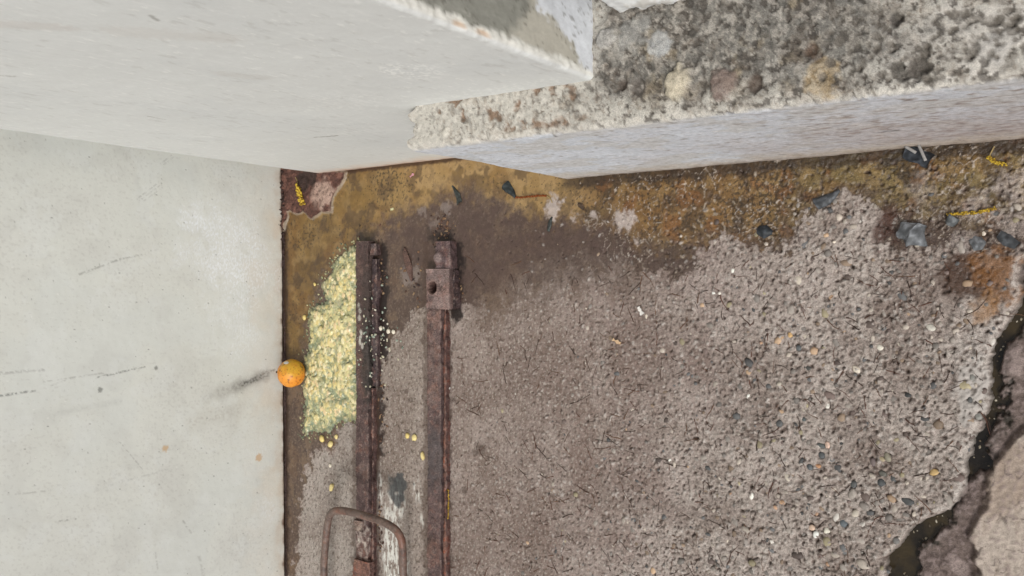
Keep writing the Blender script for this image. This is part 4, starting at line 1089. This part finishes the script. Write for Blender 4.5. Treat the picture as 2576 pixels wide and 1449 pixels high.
# ------------------------------------------------------------------ small lumps (kernels, pebbles)
def ico(sub):
    bm = bmesh.new(); bmesh.ops.create_icosphere(bm, subdivisions=sub, radius=1.0)
    v = np.array([p.co[:] for p in bm.verts]); f = [[q_.index for q_ in fa.verts] for fa in bm.faces]
    bm.free(); return v, np.array(f)


ICO2, ICO3 = ico(2), ico(3)


def lump(rx, ry, rz, ang, seed, sub=2, amp=0.16, flat=0.0):
    v, f = ICO2 if sub == 2 else ICO3
    d = 1 + amp * n3(v[:, 0] * 1.3 + seed, v[:, 1] * 1.3, v[:, 2] * 1.3 - seed)
    p = v * d[:, None] * np.array([rx, ry, rz])
    ca, sa = math.cos(ang), math.sin(ang)
    p = np.stack([p[:, 0] * ca - p[:, 1] * sa, p[:, 0] * sa + p[:, 1] * ca, p[:, 2]], 1)
    return p, f


KERN = [(q(430, 310, 1000, 1100, 2.229), .0065, 'single pale kernel beside the upper left edge of the mash'), (q(515, 22, 1000, 1100, 2.229), .0045, 'tiny pale kernel on the brown damp strip above the mash shoulder'),
        (q(635, 150, 1000, 1650, 2.415), .0085, 'broken yellow kernel just below the lower end of the mash'), (q(715, 202, 1000, 1650, 2.415), .0085, 'round yellow kernel on wet ground, farthest below the mash of three'),
        (q(765, 132, 1000, 1650, 2.415), .006, 'small yellow kernel below the mash, nearest the rail'), (q(1435, 122, 1000, 1650, 2.415), .0068, 'pale kernel ringed by dark damp between the two rails'),
        (q(1502, 140, 1000, 1650, 2.415), .0075, 'plain yellow kernel between the two rails, right of the ringed one'), (q(1580, 312, 1000, 1650, 2.415), .0075, 'long yellow kernel against the left side of the sleeved rail'),
        (q(722, 608, 1000, 1650, 2.415), .0085, 'long yellow kernel on dry cement above the handle'), (q(706, 404, 1000, 1650, 2.415), .005, 'whitish crumb of grain on dry cement between mash and handle'),
        (q(1092, 405, 1000, 1100, 2.229), .006, 'white crumb right of the nearer rail, leftmost of three in a row'), (q(1160, 430, 1000, 1100, 2.229), .006, 'white crumb right of the nearer rail, middle of three in a row'),
        (q(1202, 435, 1000, 1100, 2.229), .0055, 'white crumb right of the nearer rail, rightmost of three in a row')]
for n_, (p_, r_, lb) in enumerate(KERN):
    x, y, _ = fl(*p_)
    long_ = 'long' in lb
    v, f = lump(r_ * (0.62 if long_ else 0.85), r_ * (1.25 if long_ else 1.0), r_ * 0.6, -0.3 + 0.5 * R.random(), n_ * 3.7, 2, 0.35)
    c = np.tile(lin((216, 208, 190) if 'whit' in lb else R.choice([(222, 204, 142), (226, 212, 160), (216, 194, 124)])), (len(v), 1))
    o = mesh_obj('grain_kernel', v, f, M_kernel, None, c)
    o.location = (x, y, gz(x, y) + r_ * 0.42)
    tag(o, lb, 'kernel', 'loose kernels scattered round the mash')

# fine crumbs spattered over the nearer rail and the wet ground beside it
cv, cf2, cc2 = [], [], []; base_i = 0
for n_ in range(420):
    X = R.gauss(950, 26); Y = R.gauss(840, 70)
    if n_ > 100:
        ex_, ey_ = R.choice(mpoly[:-2]); ex_ += R.gauss(0, 0.008); ey_ += R.gauss(0, 0.012)
        X, Y = None, None
    x, y = (ex_, ey_) if X is None else fl(X, Y)[:2]
    z = gz(x, y)
    if X is None and x > lx_l - 0.003: continue
    if lx_l - 0.002 < x < lx_r + 0.02: z = ZT if x < lx_r - 0.003 else 0.013
    elif x < lx_l and X is not None: continue
    r_ = R.uniform(0.0009, 0.0026)
    v, f = lump(r_, r_ * R.uniform(1, 1.8), r_ * .7, R.uniform(0, 3), R.uniform(0, 50), 2, 0.3)
    cv.append(v + np.array([x, y, z + r_ * .3])); cf2.append(f + base_i); base_i += len(v)
    cc2.append(np.tile(lin(R.choice([(206, 200, 184), (150, 160, 146), (190, 184, 160), (110, 122, 110)] if X is not None else [(110, 116, 94), (96, 104, 84), (150, 148, 112), (176, 170, 132)])), (len(v), 1)))
crumbs = mesh_obj('mash_crumbs', np.concatenate(cv), np.concatenate(cf2), M_kernel, None, np.concatenate(cc2))
tag(crumbs, 'fine pale crumbs of mash along the edge of the heap and over the nearer rail', 'crumbs', kind='stuff')

# ------------------------------------------------------------------ pebbles bedded in the worn concrete
PEB = [(785, 920, 22, 22, (72, 76, 82), 'round dark slate pebble, largest of a dark trio near the gutter bend'), (795, 868, 22, 16, (96, 94, 88), 'grey-green pebble above the large round slate one'), (850, 900, 17, 20, (84, 86, 90), 'dark pebble to the right of the large round slate one'),
       (938, 1028, 36, 20, (78, 80, 84), 'long dark slate pebble, the longest one near the gutter bend'), (570, 1150, 22, 24, (92, 102, 112), 'blue-grey round pebble alone in the lower right of the slab'), (380, 833, 18, 20, (90, 96, 104), 'blue-grey pebble touching an orange stone'),
       (425, 828, 18, 13, (206, 140, 92), 'orange stone touching a blue-grey pebble'), (210, 585, 20, 22, (88, 90, 94), 'round dark grey pebble left of the worn middle of the slab'), (348, 563, 11, 13, (84, 94, 98), 'small blue-black pebble right of a round dark grey one'),
       (448, 765, 19, 20, (82, 86, 92), 'dark pebble below an orange and white stone'), (446, 710, 26, 13, (92, 96, 98), 'slanted grey pebble touching an orange and white stone'), (483, 706, 14, 20, (226, 184, 162), 'orange and white stone touching a slanted grey pebble'),
       (936, 425, 18, 13, (60, 62, 66), 'blackish pebble left of the smooth mortar patch'), (318, 158, 15, 18, (92, 98, 104), 'slate pebble in the middle right of the slab, below an orange stone'), (367, 272, 26, 14, (76, 76, 76), 'flat dark oval pebble above the worn middle of the slab'),
       (1085, 862, 26, 17, (206, 164, 96), 'amber oval stone nearest the gutter edge'), (222, 1033, 24, 13, (202, 152, 112), 'tan oval stone in the lower middle of the slab'), (268, 85, 14, 17, (220, 168, 100), 'bright orange stone in the upper right of the slab'),
       (778, 155, 20, 17, (224, 216, 200), 'white round stone in the upper right of the slab'), (480, 488, 13, 16, (232, 226, 216), 'small bright white stone in the worn middle of the slab'), (1066, 42, 26, 18, (202, 196, 184), 'pale stone with a dark rim above the smooth mortar patch'),
       (740, 803, 16, 24, (118, 100, 100), 'purple-brown upright pebble left of an olive one'), (822, 775, 18, 26, (142, 134, 114), 'olive upright pebble, larger of a pair'), (790, 787, 17, 14, (176, 156, 120), 'small yellowish pebble tucked against an olive one'), (395, 1174, 19, 17, (216, 178, 152), 'pinkish tan stone left of a white one, lower right of the slab'),
       (477, 1192, 18, 18, (222, 214, 196), 'cream stone right of a pinkish tan one'), (1300, 324, 14, 17, (132, 130, 126), 'grey pebble set in the smooth mortar patch, upper one'), (1288, 452, 13, 16, (88, 88, 90), 'dark pebble set in the smooth mortar patch, lower one'), (1335, 545, 18, 20, (138, 136, 132), 'grey pebble on the very edge of the slab above the gutter'),
       (630, 930, 16, 22, (84, 86, 90), 'dark upright pebble left of the large round slate one'), (868, 1250, 17, 20, (116, 112, 112), 'grey pebble at the slab edge by the lower gutter pool')]
used = []
for n_, (X, Y, a_, b_, cc, lb) in enumerate(PEB):
    px_ = q(X, Y, 2900, 1250, 1.449)
    x, y, _ = fl(*px_)
    s_ = 1 / (1.449 * 1.5528) / 1620.0
    rx, ry = a_ * s_, b_ * s_
    v, f = lump(rx, ry, min(rx, ry) * 0.55, R.uniform(-0.5, 0.5), 100 + n_ * 2.3, 3, 0.22)
    nv_ = fbm3(v, 220, 2, n_ * 1.0)
    gm_ = sum(cc) / 3.0; cc = tuple(gm_ + (k_ - gm_) * 0.7 - (3 if k == 2 else 0) for k, k_ in enumerate(cc))
    c = over(np.tile(lin(cc), (len(v), 1)), sst(0.0, 0.5, nv_) * 0.4, tuple(int(k_ * 0.7) for k_ in cc))
    stamp(x, y, rx * 1.25, ry * 1.25, 0, -0.0016, (96, 80, 70), 0.0)
    o = mesh_obj('pebble', v, f, M_peb, None, c)
    o.location = (x, y, max(gz(x, y), -0.004) + min(rx, ry) * 0.10)
    tag(o, lb, 'pebble', 'pebbles showing in the worn concrete'); used.append((x, y, max(rx, ry)))

pv, pf, pcs = [], [], []; bi = 0; cnt = 0; tries = 0
pal = [(84, 84, 84), (104, 104, 104), (126, 120, 114), (150, 142, 134), (178, 168, 156), (210, 200, 184), (226, 220, 210), (186, 158, 130), (182, 148, 122), (140, 122, 104), (112, 98, 92), (160, 150, 122), (94, 82, 76)]
wts = [4, 6, 10, 11, 7, 1.8, 0.8, 1.0, 0.6, 6, 6, 3, 3]
while cnt < 950 and tries < 30000:
    tries += 1
    x = R.uniform(-1.10, -0.12); y = R.uniform(-0.62, 0.14)
    a, z, w = acr_at(x, y)
    if a < 0 or R.random() > (a ** 2.2) * 0.97 + 0.012 or w > 0.9 or (w > 0.4 and R.random() < 0.8): continue
    r = (R.uniform(0.0016, 0.0036) if R.random() < 0.72 else R.uniform(0.0036, 0.0066)) * (0.55 + 0.5 * a)
    if any((x - ux) ** 2 + (y - uy_) ** 2 < (r + ur + 0.001) ** 2 for ux, uy_, ur in used): continue
    used.append((x, y, r))
    el = R.uniform(1, 1.7)
    v, f = lump(r * el, r, r * 0.6, R.uniform(0, 3.14), R.uniform(0, 200), 2, 0.3)
    pv.append(v + np.array([x, y, z - r * R.uniform(0.10, 0.42)])); pf.append(f + bi); bi += len(v); cnt += 1
    cc = np.array(R.choices(pal, wts)[0]) * R.uniform(0.85, 1.1)
    pcs.append(np.tile(lin(np.clip(cc, 0, 235)), (len(v), 1)))
agg = mesh_obj('exposed_gravel', np.concatenate(pv), np.concatenate(pf), M_peb, None, np.concatenate(pcs))
tag(agg, 'small mixed gravel stones showing through the worn concrete slab', 'gravel', kind='stuff')
# the stamps above changed the slab: write the heights back
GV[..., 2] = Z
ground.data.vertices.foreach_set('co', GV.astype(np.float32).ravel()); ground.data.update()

# ------------------------------------------------------------------ dry rootlets and needles
tv, tf, tcs = [], [], []; bi = 0; made = 0; tries = 0
while made < 620 and tries < 6000:
    tries += 1
    x = R.uniform(-1.22, -0.16); y = R.uniform(-0.62, 0.06)
    a, z, w = acr_at(x, y)
    if a < 0 or w > 0.4 or R.random() > 0.25 + a * 0.75: continue
    L = R.uniform(0.010, 0.040) * (0.6 + 0.7 * R.random()); an = R.uniform(0, 6.28); bend = R.gauss(0, 0.45)
    n_ = 7; pts = []
    for k in range(n_):
        t = k / (n_ - 1)
        aa = an + bend * t + 0.13 * math.sin(9 * t + made)
        if k: x += L / n_ * math.cos(aa); y += L / n_ * math.sin(aa)
        zz = gz(x, y)
        pts.append(np.array([x, y, max(zz, -0.003) + 0.0005]))
    rad = R.uniform(0.0005, 0.0009) if made % 9 else R.uniform(0.0009, 0.0011)
    s5 = 5; V_ = []
    for k in range(n_):
        t_ = pts[min(k + 1, n_ - 1)] - pts[max(k - 1, 0)]; t_ /= np.linalg.norm(t_) + 1e-9
        sd2 = np.cross(t_, [0, 0, 1]); up2 = np.cross(sd2, t_); rr_ = rad * (1 - 0.6 * k / (n_ - 1))
        for m_ in range(s5):
            b_ = 2 * math.pi * m_ / s5
            V_.append(pts[k] + rr_ * (math.cos(b_) * sd2 + math.sin(b_) * up2))
    F_ = [[bi + k * s5 + m_, bi + k * s5 + (m_ + 1) % s5, bi + (k + 1) * s5 + (m_ + 1) % s5, bi + (k + 1) * s5 + m_] for k in range(n_ - 1) for m_ in range(s5)]
    tv.append(np.array(V_)); tf += F_; bi += len(V_); made += 1
    tcs.append(np.tile(lin(R.choice([(72, 48, 36), (88, 56, 42), (60, 44, 36), (98, 70, 52), (54, 38, 30)])), (len(V_), 1)))
tw = mesh_obj('dry_rootlets', np.concatenate(tv), np.array(tf), M_twig, None, np.concatenate(tcs))
tag(tw, 'thin brown rootlets and needles littering the worn concrete', 'litter', kind='stuff')


# ------------------------------------------------------------------ black husks
def husk(L, W, curl=1.6, bend=0.5, taper=(0.35, 1.0, 0.75), ridges=0, seed=0.0, crumple=0.0, thick=0.0009):
    nu_, nv_ = 30, 16
    u = np.linspace(0, 1, nu_); v = np.linspace(-1, 1, nv_)
    U, Vv = np.meshgrid(u, v, indexing='ij')
    wd = np.interp(u, [0, 0.5, 1], taper)[:, None] * W / 2
    ang = Vv * curl / 2
    xx = (u - 0.5)[:, None] * L * np.ones((1, nv_)); yy = wd * np.sin(ang) / max(math.sin(curl / 2) if curl < math.pi else 1, .3); zz = wd * np.cos(ang) - wd * math.cos(curl / 2)
    yy = yy + bend * L * (U - 0.5) ** 2
    if ridges: zz = zz + 0.0012 * sst(0.75, 1, U) * np.sin(U * ridges * 6.28)
    P_ = np.stack([xx, yy, np.maximum(zz, 0)], -1)
    nn = np.stack([n3(P_[..., 0] * 60 + seed, P_[..., 1] * 60, P_[..., 2] * 60 + s) for s in (0.0, 33.0, 66.0)], -1)
    P_ = P_ + (0.0012 + crumple) * nn
    P_[..., 2] -= P_[..., 2].min()
    top = P_.reshape(-1, 3); n = len(top)
    bot = top - np.array([0, 0, thick]); 
    F_ = grid_faces(nu_, nv_).tolist()
    F2 = [[a + n for a in f[::-1]] for f in F_]
    rim_ = [i * nv_ for i in range(nu_)] + [(nu_ - 1) * nv_ + j for j in range(1, nv_)] + [i * nv_ + nv_ - 1 for i in range(nu_ - 2, -1, -1)] + [j for j in range(nv_ - 2, 0, -1)]
    F3 = [[rim_[k], rim_[(k + 1) % len(rim_)], rim_[(k + 1) % len(rim_)] + n, rim_[k] + n] for k in range(len(rim_))]
    V_ = np.concatenate([top, bot + np.array([0, 0, thick])*0]); V_[:, 2] += thick
    sh = fbm3(V_, 120, 3, seed)
    return V_, F_ + F2 + F3, sh


HUSK = [((1142, 465), (1161, 510), 15, dict(curl=1.9, bend=-0.35, taper=(0.25, 0.9, 1.25), ridges=4), (52, 56, 54), 'slim curved black husk with a ribbed end, left of the rusty stalk'),
        ((1300, 497), (1273, 464), 24, dict(curl=2.2, bend=0.15, taper=(0.2, 0.85, 1.15)), (42, 47, 48), 'glossy black cone-shaped husk at the end of the rusty stalk'),
        ((2055, 518), (2116, 482), 27, dict(curl=2.2, bend=0.3, taper=(1.15, 0.9, 0.3)), (66, 69, 72), 'slate-grey curled husk lying on the edge of the damp below the step'),
        ((1908, 580), (1944, 586), 30, dict(curl=2.4, bend=0.1, taper=(0.7, 1.1, 0.3)), (44, 48, 52), 'short black husk with a pale rim on the brown damp, below mid step'),
        ((2262, 585), (2330, 592), 52, dict(curl=1.4, bend=0.1, taper=(0.6, 1.1, 0.8), crumple=0.006), (98, 101, 104), 'crumpled grey translucent scrap beside the dark red puddle'),
        ((2384, 548), (2408, 562), 22, dict(curl=1.6, bend=0.1, taper=(0.8, 1.1, 0.8), crumple=0.004), (84, 87, 88), 'tiny crumpled grey scrap right below the yellow catkin line'),
        ((2445, 618), (2478, 604), 26, dict(curl=1.6, bend=0.1, taper=(0.8, 1.0, 0.5), ridges=5, crumple=0.003), (102, 105, 108), 'small pleated grey husk at the top of the rust puddle'),
        ((2512, 590), (2560, 620), 26, dict(curl=2.2, bend=0.15, taper=(0.7, 1.1, 0.7)), (66, 69, 72), 'broad slate husk at the far right above the rust puddle'),
        ((1389, 545), (1380, 581), 12, dict(curl=2.0, bend=0.1, taper=(0.3, 1.0, 0.6)), (52, 56, 54), 'thin upright black sliver below the pale lime crust'),
        ((2280, 376), (2344, 412), 36, dict(curl=2.0, bend=0.2, taper=(1.2, 1.0, 0.9), crumple=0.004, ridges=3), (46, 50, 56), 'large folded black husk wedged at the foot of the step'),
        ((1456, 516), (1472, 523), 15, dict(curl=1.8, bend=0.0, taper=(0.6, 1.0, 0.5), crumple=0.002), (70, 56, 44), 'small brown shrivelled husk right of the pale lime crust')]
for n_, (a, b, w, kw, cc, lb) in enumerate(HUSK):
    A = np.array(fl(*a)); B = np.array(fl(*b)); c0 = (A + B) / 2
    L = np.linalg.norm(B - A); depth = np.linalg.norm(np.array([c0[0], c0[1], -CAM_H])); W = w / FPX * depth * 1.0
    V_, F_, sh = husk(L, W, seed=n_ * 7.1, **kw)
    c = over(np.tile(lin(cc), (len(V_), 1)), sst(0.0, 0.45, sh) * 0.5, tuple(min(255, int(k_ * 1.5) + 8) for k_ in cc))
    c = over(c, sst(0.1, 0.5, -sh) * 0.5, tuple(int(k_ * 0.6) for k_ in cc))
    root = mesh_obj('dried_husk', V_, F_, M_scrap, None, c)
    root.location = (c0[0], c0[1], gz(c0[0], c0[1]) + 0.0006)
    root.rotation_euler = (0, 0, math.atan2(B[1] - A[1], B[0] - A[0]))
    tag(root, lb, 'dried husk', 'dark dried husks on the damp floor')
    if 'wedged' in lb:                           # two pale dry stalks sticking out of it
        for (p0, p1) in (((2318, 366), (2336, 408)), ((2285, 372), (2312, 388))):
            s0 = np.array(fl(*p0)) - c0; s1 = np.array(fl(*p1)) - c0
            s0[2] = 0.022; s1[2] = 0.020
            rz_ = -root.rotation_euler[2]
            rot = np.array([[math.cos(rz_), -math.sin(rz_), 0], [math.sin(rz_), math.cos(rz_), 0], [0, 0, 1]])
            vv, ff = tube([rot @ s0, rot @ s1], 0.0022, 8, 0.004)
            mesh_obj('pale_stalk', vv, ff, M_twig, root, np.broadcast_to(lin((150, 148, 146)), vv.shape))


# ------------------------------------------------------------------ yellow catkins and the rusty stalk
def catkin(name, px, rad_px, lb, c1, c2, stem_px=None, zlift=0.002):
    pts = smooth_path([np.array(fl(*p)) for p in px], 2)
    P_ = resample(pts, 0.0016)
    c0 = P_.mean(0); rad = rad_px / FPX * np.linalg.norm(c0 - np.array([0, 0, CAM_H]))
    vs, fs_, cs = [], [], []; bi = 0
    for p in P_:
        for _ in range(5):
            a_ = R.uniform(0, 6.28); rr_ = rad * R.uniform(0.2, 1.0)
            t = np.array([rr_ * math.cos(a_), rr_ * math.sin(a_), R.uniform(0, rad)])
            r_ = rad * R.uniform(0.22, 0.42)
            v, f = lump(r_, r_ * 1.3, r_, R.uniform(0, 3), R.uniform(0, 99), 2, 0.3)
            vs.append(v + p + t + np.array([0, 0, gz(p[0], p[1]) + zlift])); fs_.append(f + bi); bi += len(v)
            cs.append(np.tile(lin(c1 if R.random() < 0.6 else c2), (len(v), 1)))
    o = mesh_obj(name, np.concatenate(vs) - c0, np.concatenate(fs_), M_catkin, None, np.concatenate(cs))
    o.location = c0
    tag(o, lb, 'catkin' if 'catkin' in name else 'stalk')
    if stem_px:
        sp = [np.array(fl(*p)) + np.array([0, 0, gz(*fl(*p)[:2]) + 0.002]) - c0 for p in stem_px]
        vv, ff = tube(smooth_path(sp, 2), 0.0009, 6, 0.003)
        mesh_obj('stem', vv, ff, M_twig, o, np.broadcast_to(lin((160, 140, 96)), vv.shape))
    return o


YL = ((196, 166, 56), (146, 116, 38))
for args in (((757, 470), (760, 488), (768, 512)), 6.5, 'stubby yellow catkin on the rusty broken patch in the corner', ((756, 470), (752, 455), (748, 446))), \
            (((2386, 540), (2425, 537), (2465, 534), (2502, 524)), 4.0, 'long straight yellow catkin on the damp film at the right', None), \
            (((2488, 396), (2500, 407), (2526, 415)), 5.0, 'bent yellow catkin near the foot of the step, upper right', ((2488, 396), (2496, 380), (2502, 368))), \
            (((1129, 1232), (1130, 1265), (1128, 1312)), 3.4, 'crumbly yellow catkin along the right side of the sleeved rail', None):
    o = catkin('fallen_catkin', args[0], args[1], args[2], *YL, stem_px=args[3])
    o['group'] = 'fallen yellow catkins'
catkin('rusty_stalk', ((1300, 497), (1330, 495), (1356, 492), (1376, 492)), 2.6, 'rust-orange fuzzy stalk trailing right from the black cone-shaped husk', (142, 72, 28), (108, 52, 22), stem_px=((1376, 492), (1386, 498), (1391, 510)))

# ------------------------------------------------------------------ odd bits
def flake(px, L, W, an, cc, name, lb, cat, seed):
    x, y, _ = fl(*px)
    nu_, nv_ = 10, 7
    U, Vv = np.meshgrid(np.linspace(-1, 1, nu_), np.linspace(-1, 1, nv_), indexing='ij')
    wv = W / 2 * (0.6 + 0.5 * n2(U * 1.5 + seed, Vv * 0 + seed)) 
    P_ = np.stack([U * L / 2, Vv * wv, 0.0015 + 0.0016 * n2(U * 2 + seed, Vv * 2) + 0.0008], -1)
    top = P_.reshape(-1, 3); n = len(top); bot = top.copy(); bot[:, 2] -= 0.0012
    F_ = grid_faces(nu_, nv_).tolist()
    rim_ = [i * nv_ for i in range(nu_)] + [(nu_ - 1) * nv_ + j for j in range(1, nv_)] + [i * nv_ + nv_ - 1 for i in range(nu_ - 2, -1, -1)] + [j for j in range(nv_ - 2, 0, -1)]
    F3 = [[rim_[k], rim_[(k + 1) % len(rim_)], rim_[(k + 1) % len(rim_)] + n, rim_[k] + n] for k in range(len(rim_))]
    o = mesh_obj(name, np.concatenate([top, bot]), F_ + [[a + n for a in f[::-1]] for f in F_] + F3, M_kernel, None, np.tile(lin(cc), (2 * n, 1)))
    o.location = (x, y, gz(x, y) + 0.0004); o.rotation_euler = (0, 0, an)
    tag(o, lb, cat)


flake(q(975, 605, 2000, 900, 1.9317), 0.016, 0.010, -1.0, (226, 222, 216), 'paint_flake', 'white paint flake lying alone in the middle of the slab', 'flake', 1.2)
flake(q(800, 836, 2000, 900, 1.9317), 0.018, 0.009, -0.4, (206, 176, 142), 'leaf_fragment', 'tan leaf fragment on the smooth part of the slab', 'leaf fragment', 4.2)
flake((1038, 441), 0.012, 0.006, 0.5, (206, 150, 160), 'petal', 'tiny pink petal on the ochre film below the pier', 'petal', 7.7)
flake((988, 526), 0.009, 0.008, 0.2, (206, 202, 160), 'grain_husk', 'pale yellow grain husk on the ochre film above the rail heads', 'grain husk', 9.1)
flake(q(1672, 945, 1000, 1100, 2.229), 0.020, 0.007, 0.7, (214, 210, 206), 'paint_flake', 'white paint flake beside the right edge of the sleeved rail', 'flake', 12.4)
x, y, _ = fl(1028, 664)
v, f = lump(0.010, 0.036, 0.006, 0.32, 5.5, 3, 0.5)
o = mesh_obj('rust_flake', v, f, M_rust, None, np.tile(lin((96, 74, 66)), (len(v), 1)), {'grit': np.ones(len(v))})
o.location = (x, y, gz(x, y) + 0.002)
tag(o, 'slanted brown flake of rust scale lying between the two rail heads', 'rust flake')

cv, cf2, cc2 = [], [], []; bi = 0
for _ in range(520):
    X = R.uniform(2230, 2576); Y = R.uniform(640, 1449)
    x, y, _z = fl(X, Y, -0.0225)
    if gz(x, y) > -0.0235: continue
    r_ = R.uniform(0.0006, 0.0017)
    v, f = lump(r_, r_ * R.uniform(1, 2), r_ * .5, R.uniform(0, 3), R.uniform(0, 50), 2, 0.3)
    cv.append(v + np.array([x, y, -0.0222])); cf2.append(f + bi); bi += len(v)
    cc2.append(np.tile(lin(R.choice([(150, 140, 120), (110, 96, 76), (186, 178, 160), (84, 74, 60), (66, 58, 48)])), (len(v), 1)))
if cv:
    scum = mesh_obj('floating_specks', np.concatenate(cv), np.concatenate(cf2), M_kernel, None, np.concatenate(cc2))
    tag(scum, 'pale specks of scum floating on the dark gutter water', 'scum', kind='stuff')

cv, cf2, cc2 = [], [], []; bi = 0
for _ in range(360):
    X, Y, sp = R.choice(((1110, 575, 10), (960, 700, 9), (1150, 740, 10), (960, 1000, 8), (1132, 1100, 4), (1130, 1300, 4), (950, 1330, 6), (1035, 690, 16), (1120, 598, 14), (925, 598, 14)))
    x, y, _z = fl(R.gauss(X, sp), R.gauss(Y, sp * (6 if sp < 9 else 2)))
    if lx_l - 0.004 < x < lx_r + 0.012 or (e_l - 0.004 < x < s_r + 0.004 and y < yh): continue
    r_ = R.uniform(0.0008, 0.0030)
    v, f = lump(r_, r_ * R.uniform(1, 2), r_ * .5, R.uniform(0, 3), R.uniform(0, 50), 2, 0.4)
    cv.append(v + np.array([x, y, gz(x, y) + 0.2 * r_])); cf2.append(f + bi); bi += len(v)
    cc2.append(np.tile(lin(R.choice([(70, 50, 42), (96, 70, 56), (52, 40, 38), (116, 88, 66), (136, 112, 86)])), (len(v), 1)))
rc = mesh_obj('rust_crumbs', np.concatenate(cv), np.concatenate(cf2), M_rust, None, np.concatenate(cc2))
tag(rc, 'dark crumbs of rust and grit shed on the floor around the rails', 'crumbs', kind='stuff')
